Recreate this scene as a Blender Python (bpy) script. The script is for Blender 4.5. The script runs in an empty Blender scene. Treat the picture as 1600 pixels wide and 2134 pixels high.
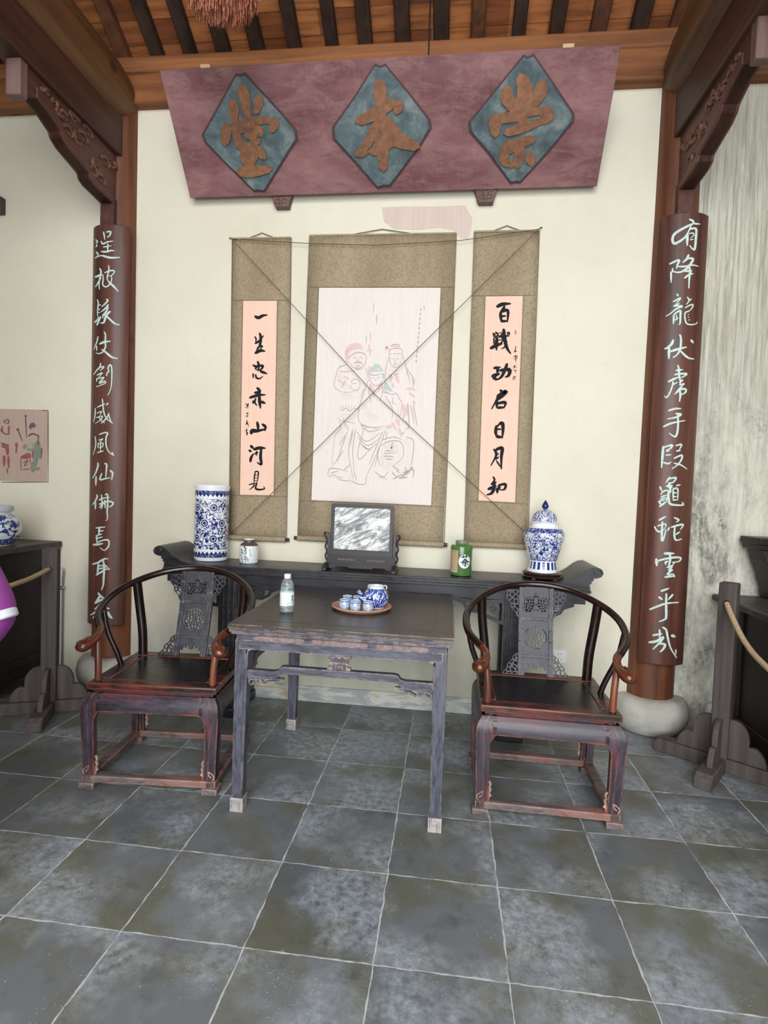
import bpy, math, random
import numpy as np
from mathutils import Vector, Matrix

C = bpy.context.scene.collection
sc = bpy.context.scene
PI = math.pi

# ------------------------------------------------------------------ camera
CAM = Vector((1.3983, -1.6472, 1.45))
F_PX = 1168.5
YAW, PITCH, ROLL = 0.1139, -0.0397, 0.0363


def cam_axes():
    cy, sy = math.cos(YAW), math.sin(YAW)
    cp, sp = math.cos(PITCH), math.sin(PITCH)
    fwd = Vector((-sy * cp, cy * cp, sp))
    right = Vector((cy, sy, 0))
    up = right.cross(fwd)
    r = right * math.cos(ROLL) + up * math.sin(ROLL)
    u = -right * math.sin(ROLL) + up * math.cos(ROLL)
    return r, u, fwd


RX, UX, FX = cam_axes()
cam = bpy.data.cameras.new('camera')
cam.sensor_fit = 'VERTICAL'
cam.sensor_height = 36.0
cam.lens = F_PX * 36.0 / 2134.0
cam.clip_start = 0.02
camo = bpy.data.objects.new('camera', cam)
C.objects.link(camo)
mw = Matrix((RX, UX, -FX)).transposed().to_4x4()
mw.translation = CAM
camo.matrix_world = mw
sc.camera = camo

# ------------------------------------------------------------------ light
sc.view_settings.view_transform = 'Standard'
sc.view_settings.look = 'None'
sc.view_settings.gamma = 1.0
sc.view_settings.use_curve_mapping = False
sc.view_settings.exposure = -0.06
sc.cycles.use_denoising = True
sc.cycles.max_bounces = 8

world = bpy.data.worlds.new('courtyard_sky')
world.use_nodes = True
sc.world = world
bg = world.node_tree.nodes['Background']
bg.inputs['Color'].default_value = (0.86, 0.93, 1.0, 1)
bg.inputs['Strength'].default_value = 1.6


def area(name, loc, target, sx, sy, power, col=(1, 1, 1)):
    l = bpy.data.lights.new(name, 'AREA')
    l.shape = 'RECTANGLE'
    l.size, l.size_y, l.energy, l.color = sx, sy, power, col
    o = bpy.data.objects.new(name, l)
    C.objects.link(o)
    o.location = loc
    d = Vector(target) - Vector(loc)
    o.rotation_euler = d.to_track_quat('-Z', 'Y').to_euler()
    return o


# daylight coming in through the open courtyard front, behind the camera
area('courtyard_daylight', (1.6, -5.6, 4.3), (1.2, 1.6, 0.9), 5.2, 3.2, 400, (1.0, 0.99, 0.97))
# added cool fill lamp, set low, brightens the lower wall and chair fronts
area('low_front_fill', (1.6, -5.2, 1.15), (1.2, 2.0, 0.9), 4.6, 2.0, 190, (0.92, 0.98, 1.0))


# ------------------------------------------------------------------ helpers
def at_y(x, y, Y):
    d = RX * ((x - 800) / F_PX) - UX * ((y - 1067) / F_PX) + FX
    return CAM + d * ((Y - CAM.y) / d.y)


def at_plane(x, y, p0, n):
    d = RX * ((x - 800) / F_PX) - UX * ((y - 1067) / F_PX) + FX
    return CAM + d * ((p0 - CAM).dot(n) / d.dot(n))


def at_cyl(x, y, cx, cy, R):
    d = RX * ((x - 800) / F_PX) - UX * ((y - 1067) / F_PX) + FX
    ox, oy = CAM.x - cx, CAM.y - cy
    a = d.x * d.x + d.y * d.y
    b = ox * d.x + oy * d.y
    c = ox * ox + oy * oy - R * R
    t = (-b - math.sqrt(max(b * b - a * c, 0))) / a
    return CAM + d * t


def srgb(h):
    if isinstance(h, str):
        h = h.lstrip('#')
        v = [int(h[i:i + 2], 16) / 255 for i in (0, 2, 4)]
    else:
        v = [x / 255 for x in h]
    return tuple(((x / 12.92) if x <= 0.04045 else ((x + 0.055) / 1.055) ** 2.4) for x in v) + (1.0,)


class MB:
    """Collects shapes that become ONE mesh object."""

    def __init__(s):
        s.v, s.f = [], []

    def add(s, vs, fs):
        o = len(s.v)
        s.v += [tuple(x) for x in vs]
        s.f += [tuple(i + o for i in f) for f in fs]
        return s

    def box(s, lo, hi, M=None):
        x0, y0, z0 = lo
        x1, y1, z1 = hi
        vs = [Vector(p) for p in ((x0, y0, z0), (x1, y0, z0), (x1, y1, z0), (x0, y1, z0),
                                  (x0, y0, z1), (x1, y0, z1), (x1, y1, z1), (x0, y1, z1))]
        if M is not None:
            vs = [M @ v for v in vs]
        return s.add(vs, [(3, 2, 1, 0), (4, 5, 6, 7), (0, 1, 5, 4), (1, 2, 6, 5), (2, 3, 7, 6), (3, 0, 4, 7)])

    def cbox(s, c, d, M=None):
        return s.box([c[i] - d[i] / 2 for i in range(3)], [c[i] + d[i] / 2 for i in range(3)], M)

    def bar(s, p, q, w, h, up=(0, 0, 1)):
        p, q = Vector(p), Vector(q)
        d = (q - p)
        L = d.length
        d.normalize()
        side = d.cross(Vector(up)).normalized()
        u = side.cross(d)
        M = Matrix((side, d, u)).transposed().to_4x4()
        M.translation = p
        return s.box((-w / 2, 0, -h / 2), (w / 2, L, h / 2), M)

    def tube(s, path, rad, n=12, cap=True, flat=1.0):
        path = [Vector(p) for p in path]
        if not hasattr(rad, '__len__'):
            rad = [rad] * len(path)
        rings = []
        nrm = None
        for i, p in enumerate(path):
            t = (path[min(i + 1, len(path) - 1)] - path[max(i - 1, 0)]).normalized()
            if nrm is None:
                a = Vector((0, 0, 1)) if abs(t.z) < 0.9 else Vector((0, 1, 0))
                nrm = (a - t * a.dot(t)).normalized()
            else:
                nrm = (nrm - t * nrm.dot(t)).normalized()
            b = t.cross(nrm)
            rings.append([p + (nrm * (math.cos(2 * PI * k / n) * flat) + b * math.sin(2 * PI * k / n)) * rad[i] for k in range(n)])
        vs = [v for r in rings for v in r]
        fs = []
        for i in range(len(rings) - 1):
            for k in range(n):
                k2 = (k + 1) % n
                fs.append((i * n + k, i * n + k2, (i + 1) * n + k2, (i + 1) * n + k))
        if cap:
            fs.append(tuple(range(n - 1, -1, -1)))
            fs.append(tuple((len(rings) - 1) * n + k for k in range(n)))
        return s.add(vs, fs)

    def lathe(s, prof, c=(0, 0, 0), n=48, cap=True):
        c = Vector(c)
        vs, fs = [], []
        for r, z in prof:
            for k in range(n):
                a = 2 * PI * k / n
                vs.append(c + Vector((r * math.cos(a), r * math.sin(a), z)))
        for i in range(len(prof) - 1):
            for k in range(n):
                k2 = (k + 1) % n
                fs.append((i * n + k, i * n + k2, (i + 1) * n + k2, (i + 1) * n + k))
        if cap:
            fs.append(tuple(range(n - 1, -1, -1)))
            fs.append(tuple((len(prof) - 1) * n + k for k in range(n)))
        return s.add(vs, fs)

    def prism(s, poly, fn, t0, t1):
        """poly: 2-D outline, fn(u,v,w) -> 3-D, extruded from w=t0 to w=t1"""
        n = len(poly)
        vs = [fn(u, v, t0) for u, v in poly] + [fn(u, v, t1) for u, v in poly]
        fs = [tuple(range(n - 1, -1, -1)), tuple(range(n, 2 * n))]
        fs += [(i, (i + 1) % n, n + (i + 1) % n, n + i) for i in range(n)]
        return s.add(vs, fs)

    def plate(s, fld, u0, u1, v0, v1, nu, nv, fn, t0, t1):
        """solid where fld(U,V) > 0 (marching squares), extruded between w=t0 and w=t1"""
        us = np.linspace(u0, u1, nu)
        vv = np.linspace(v0, v1, nv)
        U, V = np.meshgrid(us, vv, indexing='ij')
        Fv = fld(U, V)
        Fv = np.where(np.abs(Fv) < 1e-9, 1e-9, Fv)
        idx, pts, faces = {}, [], []

        def vid(key, p):
            if key not in idx:
                idx[key] = len(pts)
                pts.append(p)
            return idx[key]

        for i in range(nu - 1):
            for j in range(nv - 1):
                cs = ((i, j), (i + 1, j), (i + 1, j + 1), (i, j + 1))
                val = [Fv[c] for c in cs]
                if max(val) < 0:
                    continue
                poly = []
                for k in range(4):
                    a, b = cs[k], cs[(k + 1) % 4]
                    fa, fb = val[k], val[(k + 1) % 4]
                    if fa > 0:
                        poly.append(vid(a, (us[a[0]], vv[a[1]])))
                    if (fa > 0) != (fb > 0):
                        t = fa / (fa - fb)
                        poly.append(vid((min(a, b), max(a, b)), (us[a[0]] + (us[b[0]] - us[a[0]]) * t, vv[a[1]] + (vv[b[1]] - vv[a[1]]) * t)))
                if len(poly) > 2:
                    faces.append(tuple(poly))
        cnt = {}
        for f in faces:
            for k in range(len(f)):
                e = (f[k], f[(k + 1) % len(f)])
                cnt[e] = 1
        bd = [e for e in cnt if (e[1], e[0]) not in cnt]
        n = len(pts)
        vs = [fn(u, v, t0) for u, v in pts] + [fn(u, v, t1) for u, v in pts]
        fs = [f for f in [tuple(reversed(f)) for f in faces]] + [tuple(i + n for i in f) for f in faces]
        fs += [(a, b, b + n, a + n) for a, b in bd]
        return s.add(vs, fs)

    def build(s, name, m, parent=None, bevel=0.0, smooth=35, seg=2, fix=True):
        me = bpy.data.meshes.new(name)
        me.from_pydata(s.v, [], s.f)
        me.validate()
        if fix:
            import bmesh
            bm = bmesh.new()
            bm.from_mesh(me)
            bmesh.ops.recalc_face_normals(bm, faces=bm.faces)
            bm.to_mesh(me)
            bm.free()
        if m is not None:
            me.materials.append(m)
        if smooth:
            me.polygons.foreach_set('use_smooth', [True] * len(me.polygons))
            me.set_sharp_from_angle(angle=math.radians(smooth))
        me.update()
        o = bpy.data.objects.new(name, me)
        C.objects.link(o)
        if parent is not None:
            o.parent = parent
        if bevel:
            b = o.modifiers.new('bevel', 'BEVEL')
            b.width, b.segments, b.limit_method, b.angle_limit = bevel, seg, 'ANGLE', math.radians(40)
        return o


def tag(o, label, cat=None, group=None, kind=None):
    if label:
        o['label'] = label
    if cat:
        o['category'] = cat
    if group:
        o['group'] = group
    if kind:
        o['kind'] = kind
    return o


def thing(name, loc, label, cat, group=None, rz=0.0):
    o = bpy.data.objects.new(name, None)
    o.empty_display_size = 0.05
    C.objects.link(o)
    o.location = loc
    o.rotation_euler = (0, 0, rz)
    return tag(o, label, cat, group)


def struct(o, label=None):
    o['kind'] = 'structure'
    if label:
        o['label'] = label
    return o


def copy_tree(o, parent=None):
    c = o.copy()
    C.objects.link(c)
    if parent is not None:
        c.parent = parent
    for ch in list(o.children):
        copy_tree(ch, c)
    return c


def smooth_path(pts, n=6):
    pts = [Vector(p) for p in pts]
    out = []
    for i in range(len(pts) - 1):
        p0, p1, p2, p3 = pts[max(i - 1, 0)], pts[i], pts[i + 1], pts[min(i + 2, len(pts) - 1)]
        for k in range(n):
            t = k / n
            out.append(0.5 * ((2 * p1) + (p2 - p0) * t + (2 * p0 - 5 * p1 + 4 * p2 - p3) * t * t + (3 * p1 - p0 - 3 * p2 + p3) * t ** 3))
    out.append(pts[-1])
    return out


def seg_dist(U, V, pts):
    """distance field to a polyline"""
    D = np.full(U.shape, 1e9)
    for (ax, ay), (bx, by) in zip(pts[:-1], pts[1:]):
        dx, dy = bx - ax, by - ay
        L = dx * dx + dy * dy + 1e-12
        t = np.clip(((U - ax) * dx + (V - ay) * dy) / L, 0, 1)
        D = np.minimum(D, np.hypot(U - ax - t * dx, V - ay - t * dy))
    return D


def voro_edge(U, V, seeds):
    """~distance to the nearest Voronoi border of the seed points"""
    ds = np.stack([np.hypot(U - a, V - b) for a, b in seeds])
    ds.sort(axis=0)
    return (ds[1] - ds[0]) / 2


def seeds_in(u0, u1, v0, v1, n, seed, mirror=None):
    """evenly spread random points, mirrored about u = mirror"""
    rnd = random.Random(seed)
    out = []
    hi = mirror if mirror is not None else u1
    for _ in range(n if mirror is None else n // 2):
        best, bd = None, -1
        for _ in range(25):
            p = (rnd.uniform(u0, hi), rnd.uniform(v0, v1))
            d = min([math.hypot(p[0] - q[0], p[1] - q[1]) for q in out] + [9])
            if d > bd:
                best, bd = p, d
        out.append(best)
    if mirror is not None:
        out += [(2 * mirror - a, b) for a, b in out]
    return out


def strokes(mb, tile, text, surf, lift=0.0006, depth=0.0, wmul=1.0, taper=0.55):
    """brush strokes 'w x y x y ...' in a local frame tile=(ox,oy,scale); surf(px,py,h) -> 3-D at height h over the surface"""
    ox, oy, sc_ = tile
    for k, st in enumerate([q for q in text.replace('\n', '|').split('|') if q.strip()]):
        a = [float(x) for x in st.split()]
        w = a[0] * wmul / sc_
        P = [Vector((ox + a[i] / sc_, oy + a[i + 1] / sc_, 0)) for i in range(1, len(a), 2)]
        if len(P) < 2:
            continue
        P = smooth_path(P, 5) if len(P) > 2 else smooth_path([P[0], (P[0] + P[1]) / 2, P[1]], 4)
        n = len(P)
        L, R = [], []
        for i, p in enumerate(P):
            t = i / (n - 1)
            d = (P[min(i + 1, n - 1)] - P[max(i - 1, 0)])
            if d.length < 1e-6:
                d = Vector((1, 0, 0))
            d.normalize()
            nn = Vector((-d.y, d.x, 0))
            hw = w / 2 * (0.82 + 0.3 * math.sin(PI * min(t * 1.15, 1))) * (1 - taper * t ** 3)
            L.append(p + nn * hw)
            R.append(p - nn * hw)
        d0 = (P[0] - P[1]).normalized()
        d1 = (P[-1] - P[-2]).normalized()
        c0 = P[0] + d0 * w * 0.42
        c1 = P[-1] + d1 * w * 0.42 * (1 - taper)
        poly = [c0] + L + [c1] + R[::-1]
        h = lift + k * 0.00006
        top = [surf(p.x, p.y, h) for p in poly]
        m = len(poly)
        fs = [(0, 1, m - 1)]
        for i in range(n - 1):
            fs.append((1 + i, 2 + i, m - 2 - i, m - 1 - i))
        fs.append((n, n + 1, n + 2))
        if depth:
            bot = [surf(p.x, p.y, h - depth) for p in poly]
            fs += [(i, (i + 1) % m, m + (i + 1) % m, m + i) for i in range(m)]
            mb.add(top + bot, fs)
        else:
            mb.add(top, fs)


# ------------------------------------------------------------------ materials
class N:
    def __init__(s, name):
        s.m = bpy.data.materials.new(name)
        s.m.use_nodes = True
        s.t = s.m.node_tree
        s.b = s.t.nodes['Principled BSDF']
        s.tc = s.t.nodes.new('ShaderNodeTexCoord')

    def n(s, typ, **k):
        x = s.t.nodes.new(typ)
        for a, v in k.items():
            setattr(x, a, v)
        return x

    def l(s, a, b):
        s.t.links.new(a, b)

    def val(s, sock, v):
        if hasattr(v, 'is_output'):
            s.l(v, sock)
        else:
            sock.default_value = v

    def obj(s, scale=(1, 1, 1), rot=(0, 0, 0), src='Object'):
        mp = s.n('ShaderNodeMapping')
        s.l(s.tc.outputs[src], mp.inputs['Vector'])
        mp.inputs['Scale'].default_value = scale
        mp.inputs['Rotation'].default_value = rot
        return mp.outputs[0]

    def noise(s, vec, scale, detail=4, rough=0.55, dist=0.0):
        x = s.n('ShaderNodeTexNoise')
        s.l(vec, x.inputs['Vector'])
        x.inputs['Scale'].default_value = scale
        x.inputs['Detail'].default_value = detail
        x.inputs['Roughness'].default_value = rough
        x.inputs['Distortion'].default_value = dist
        return x.outputs['Fac']

    def voro(s, vec, scale, feature='F1', rand=1.0, out='Distance'):
        x = s.n('ShaderNodeTexVoronoi', feature=feature)
        s.l(vec, x.inputs['Vector'])
        x.inputs['Scale'].default_value = scale
        x.inputs['Randomness'].default_value = rand
        return x.outputs[out]

    def ramp(s, f, *stops, interp='LINEAR'):
        x = s.n('ShaderNodeValToRGB')
        x.color_ramp.interpolation = interp
        e = x.color_ramp.elements
        while len(e) < len(stops):
            e.new(0.5)
        for i, (p, c) in enumerate(stops):
            e[i].position = p
            e[i].color = c if hasattr(c, '__len__') else (c, c, c, 1)
        s.l(f, x.inputs[0])
        return x.outputs[0]

    def mix(s, f, a, b, mode='MIX'):
        x = s.n('ShaderNodeMix', data_type='RGBA', blend_type=mode)
        s.val(x.inputs[0], f)
        s.val(x.inputs[6], a)
        s.val(x.inputs[7], b)
        return x.outputs[2]

    def math(s, op, a, b=0.0, c=0.0):
        x = s.n('ShaderNodeMath', operation=op)
        s.val(x.inputs[0], a)
        s.val(x.inputs[1], b)
        s.val(x.inputs[2], c)
        return x.outputs[0]

    def xyz(s, vec=None):
        x = s.n('ShaderNodeSeparateXYZ')
        s.l(vec if vec is not None else s.tc.outputs['Object'], x.inputs[0])
        return x.outputs

    def comb(s, a, b, c=0.0):
        x = s.n('ShaderNodeCombineXYZ')
        for i, v in enumerate((a, b, c)):
            s.val(x.inputs[i], v)
        return x.outputs[0]

    def edge(s, radius=0.006):
        """1 on convex edges, for wear and for painted highlights"""
        bv = s.n('ShaderNodeBevel', samples=4)
        bv.inputs['Radius'].default_value = radius
        g = s.n('ShaderNodeNewGeometry')
        d = s.n('ShaderNodeVectorMath', operation='DOT_PRODUCT')
        s.l(bv.outputs[0], d.inputs[0])
        s.l(g.outputs['Normal'], d.inputs[1])
        return s.math('SUBTRACT', 1.0, d.outputs['Value'])

    def bump(s, h, strength=0.3, dist=0.01):
        x = s.n('ShaderNodeBump')
        s.l(h, x.inputs['Height'])
        x.inputs['Strength'].default_value = strength
        x.inputs['Distance'].default_value = dist
        s.l(x.outputs[0], s.b.inputs['Normal'])

    def out(s, col=None, rough=0.6, spec=0.5, metal=0.0):
        if col is not None:
            s.val(s.b.inputs['Base Color'], col)
        s.val(s.b.inputs['Roughness'], rough)
        s.b.inputs['Specular IOR Level'].default_value = spec
        s.b.inputs['Metallic'].default_value = metal
        return s.m


def flat(name, col, rough=0.6, spec=0.5, var=0.12, scale=30):
    k = N(name)
    nz = k.noise(k.obj(), scale, 3)
    c = srgb(col)
    d = tuple(x * (1 - var) for x in c[:3]) + (1,)
    u = tuple(min(x * (1 + var), 1) for x in c[:3]) + (1,)
    return k.out(k.ramp(nz, (0.3, d), (0.7, u)), rough, spec)


def m_wall(name, base, dirt, streak=False):
    k = N(name)
    v = k.obj()
    big = k.noise(v, 0.9, 5, 0.6)
    fine = k.noise(v, 9, 6, 0.65)
    col = k.mix(k.ramp(big, (0.35, 0), (0.7, 1)), srgb(base), srgb(dirt))
    col = k.mix(k.ramp(fine, (0.55, 0), (0.8, 0.25)), col, srgb((205, 196, 168)))
    # hairline cracks and tiny specks
    sp = k.voro(v, 26, 'F1')
    col = k.mix(k.ramp(sp, (0.03, 0.5), (0.06, 0)), col, srgb((150, 140, 120)))
    x = k.xyz(v)
    h = k.noise(v, 60, 4)
    if streak:
        sv = k.obj((55, 55, 2.6))
        st = k.noise(sv, 1.0, 7, 0.72, 0.6)
        zz = x[2]
        up = k.ramp(k.math('MULTIPLY', zz, 0.25), (0.35, 0.0), (0.62, 1.0))
        dn = k.ramp(k.math('MULTIPLY', zz, 0.25), (0.05, 1.0), (0.3, 1.0), (0.66, 0.0))
        near = k.math('POWER', 2.718, k.math('MULTIPLY', -9.0, k.math('POWER', k.math('SUBTRACT', x[0], 2.98), 2.0)))
        col = k.mix(k.math('MULTIPLY', k.ramp(st, (0.44, 0), (0.62, 0.8)), k.math('ADD', 0.2, k.math('MULTIPLY', up, 0.8))), col, srgb((166, 159, 142)))
        nz = k.noise(k.obj((5, 5, 1.3)), 1.0, 7, 0.72, 1.0)
        nf = k.noise(k.obj((30, 30, 14)), 1.0, 7, 0.75)
        dark = k.math('MULTIPLY', k.math('MULTIPLY', k.ramp(nz, (0.36, 0), (0.6, 1)), k.ramp(nf, (0.34, 0.2), (0.58, 1))), k.math('MULTIPLY', dn, k.math('ADD', 0.18, near)))
        col = k.mix(k.math('MINIMUM', k.math('MULTIPLY', dark, 0.8), 0.68), col, srgb((84, 82, 76)))
        wv = k.n('ShaderNodeTexNoise')
        k.l(v, wv.inputs['Vector'])
        wv.inputs['Scale'].default_value = 5
        wv.inputs['Detail'].default_value = 5
        wo = k.n('ShaderNodeVectorMath', operation='MULTIPLY_ADD')
        k.l(wv.outputs['Color'], wo.inputs[0])
        wo.inputs[1].default_value = (.5, .5, .5)
        k.l(v, wo.inputs[2])
        cr = k.voro(wo.outputs[0], 5.0, 'DISTANCE_TO_EDGE')
        cm = k.math('MULTIPLY', k.ramp(cr, (0.0, 1), (0.02, 0)), k.ramp(nz, (0.45, 0), (0.56, 0.9)))
        col = k.mix(k.math('MULTIPLY', k.math('MULTIPLY', cm, dn), 0.8), col, srgb((70, 66, 58)))
        h = k.math('ADD', k.math('MULTIPLY', k.math('MULTIPLY', st, up), 2.4), k.math('MULTIPLY', nf, 0.5))
        k.bump(h, 0.7, 0.012)
    else:
        # greyer towards the floor, with an uneven upper edge
        low_grey = k.math('SUBTRACT', k.noise(k.obj((3, 3, 1.2)), 1.0, 5, 0.6), k.math('MULTIPLY', x[2], 0.55))
        col = k.mix(k.ramp(low_grey, (0.1, 0), (0.45, 0.45)), col, srgb((150, 150, 136)))
        k.bump(h, 0.12, 0.004)
    return k.out(col, 0.9, 0.2)


def m_floor():
    k = N('grey_stone_tiles')
    S = 0.40893
    g = k.n('ShaderNodeNewGeometry')
    wob = k.n('ShaderNodeTexNoise')
    k.l(g.outputs['Position'], wob.inputs['Vector'])
    wob.inputs['Scale'].default_value = 14
    p = k.xyz(g.outputs['Position'])
    wb = k.math('MULTIPLY', k.math('SUBTRACT', wob.outputs['Fac'], 0.5), 0.012)
    fx = k.math('DIVIDE', k.math('ADD', p[0], wb), S)
    fy = k.math('DIVIDE', k.math('ADD', p[1], wb), S)
    cell = k.comb(k.math('FLOOR', fx), k.math('FLOOR', fy))

    def edge(f):
        fr = k.math('FRACT', f)
        return k.math('MINIMUM', fr, k.math('SUBTRACT', 1.0, fr))
    e = k.math('MINIMUM', edge(fx), edge(fy))
    wn = k.n('ShaderNodeTexWhiteNoise', noise_dimensions='2D')
    k.l(cell, wn.inputs['Vector'])
    pos = g.outputs['Position']
    off = k.n('ShaderNodeVectorMath', operation='MULTIPLY_ADD')
    k.l(wn.outputs['Color'], off.inputs[0])
    off.inputs[1].default_value = (7, 7, 7)
    k.l(pos, off.inputs[2])
    q = off.outputs[0]
    n1 = k.noise(q, 3.2, 6, 0.6, 0.4)
    n2 = k.noise(q, 9.0, 7, 0.72, 0.2)
    n3 = k.noise(q, 140, 3, 0.6)
    base = k.mix(wn.outputs['Value'], srgb((96, 102, 107)), srgb((122, 127, 131)))
    base = k.mix(k.ramp(n1, (0.44, 0), (0.6, 0.85)), base, srgb((104, 104, 88)))
    mott = k.math('MULTIPLY', k.ramp(k.noise(q, 2.6, 3, 0.5), (0.46, 0), (0.62, 1)), k.ramp(k.noise(q, 30, 8, 0.75), (0.36, 0), (0.66, 1)))
    base = k.mix(k.math('MULTIPLY', mott, 0.85), base, srgb((178, 187, 197)))
    base = k.mix(k.ramp(n2, (0.28, 0.55), (0.46, 0)), base, srgb((66, 69, 70)))
    spk = k.math('MULTIPLY', k.ramp(n3, (0.62, 0), (0.72, 1)), k.ramp(k.noise(q, 4.5, 3), (0.48, 0), (0.66, 1)))
    base = k.mix(k.math('MULTIPLY', spk, 0.8), base, srgb((214, 217, 220)))
    dots = k.voro(q, 16, 'F1')
    base = k.mix(k.ramp(dots, (0.03, 0.8), (0.05, 0)), base, srgb((190, 192, 192)))
    brk = k.noise(pos, 12, 4, 0.6)
    gw = k.math('ADD', 0.0055, k.math('MULTIPLY', k.math('SUBTRACT', brk, 0.5), 0.03))
    gm = k.math('LESS_THAN', e, gw)
    gcol = k.mix(k.noise(pos, 25, 4), srgb((158, 162, 164)), srgb((226, 228, 228)))
    col = k.mix(gm, base, gcol)
    rough = k.ramp(n2, (0.3, 0.28), (0.75, 0.55))
    k.bump(k.math('ADD', k.math('MULTIPLY', k.math('SUBTRACT', 1.0, gm), 0.6), k.math('MULTIPLY', n2, 0.25)), 0.25, 0.006)
    return k.out(col, k.mix(gm, rough, (0.8, 0.8, 0.8, 1)), 0.5)


def m_wood(name, dark, light, axis=2, rough=0.55, grain=1.0, knots=False, spec=0.35):
    k = N(name)
    sc3 = [22 * grain] * 3
    sc3[axis] = 1.3 * grain
    v = k.obj(tuple(sc3))
    g1 = k.noise(v, 1.0, 6, 0.62, 0.35)
    s2 = [3.0] * 3
    s2[axis] = 0.7
    g2 = k.noise(k.obj(tuple(s2)), 1.0, 4, 0.55, 0.3)
    f = k.math('ADD', k.math('MULTIPLY', g1, 0.6), k.math('MULTIPLY', g2, 0.45))
    col = k.ramp(f, (0.36, srgb(dark)), (0.68, srgb(light)))
    if knots:
        s3 = [3.4] * 3
        s3[axis] = 2.0
        vn = k.voro(k.obj(tuple(s3)), 1.0, 'F1')
        col = k.mix(k.ramp(vn, (0.05, 0.85), (0.13, 0)), col, srgb([int(x * 0.35) for x in dark]))
    k.bump(g1, 0.18, 0.004)
    return k.out(col, rough, spec)


def m_lacquer(name, base, patch, worn, rough=0.33, wear=1.0, axis=0, patchy=0.55, dusty=None, thr=0.42):
    k = N(name)
    v = k.obj()
    s3 = [9.0] * 3
    s3[axis] = 2.2
    n1 = k.noise(k.obj(tuple(s3)), 1.0, 7, 0.7, 0.3)
    s4 = [46.0] * 3
    s4[axis] = 9.0
    n2 = k.noise(k.obj(tuple(s4)), 1.0, 7, 0.72, 0.3)
    col = k.mix(k.ramp(n1, (patchy, 0), (patchy + 0.1, 0.8)), srgb(base), srgb(patch))
    if dusty:
        col = k.mix(k.ramp(n2, (0.38, 0), (0.68, 0.75)), col, srgb(dusty))
    e = k.edge(0.007)
    em = k.math('MULTIPLY', k.ramp(e, (0.01, 0), (0.08, 1)), k.ramp(k.noise(v, 26, 7, 0.75), (thr, 0.05), (thr + 0.14, 1)))
    col = k.mix(k.math('MULTIPLY', em, wear), col, srgb(worn))
    k.bump(k.noise(v, 70, 4), 0.08, 0.003)
    return k.out(col, k.ramp(n2, (0.3, rough), (0.8, min(rough + 0.22, 1))), 0.5)


def m_brocade():
    k = N('olive_gold_brocade')
    v = k.obj()
    a = k.voro(v, 62, 'F1')
    ring = k.math('ABSOLUTE', k.math('SUBTRACT', a, 0.32))
    n1 = k.noise(v, 85, 4, 0.6, 0.8)
    f = k.math('MULTIPLY', k.ramp(ring, (0.0, 1), (0.14, 0)), k.ramp(n1, (0.4, 0.25), (0.6, 1)))
    big = k.noise(k.obj((4, 4, 0.8)), 1.0, 4)
    col = k.mix(k.ramp(big, (0.3, 0), (0.7, 1)), srgb((148, 132, 106)), srgb((170, 154, 128)))
    col = k.mix(f, col, srgb((116, 101, 78)))
    col = k.mix(k.ramp(n1, (0.55, 0), (0.75, 0.5)), col, srgb((190, 176, 150)))
    return k.out(col, 0.8, 0.25)


def m_paper(name, base, fibre, amt=0.35):
    k = N(name)
    s = k.noise(k.obj((60, 60, 3)), 1.0, 4, 0.6)
    b = k.noise(k.obj(), 5, 4)
    col = k.mix(k.ramp(s, (0.4, 0), (0.75, amt)), srgb(base), srgb(fibre))
    col = k.mix(k.ramp(b, (0.5, 0), (0.8, 0.3)), col, srgb(fibre))
    return k.out(col, 0.85, 0.2)


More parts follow.
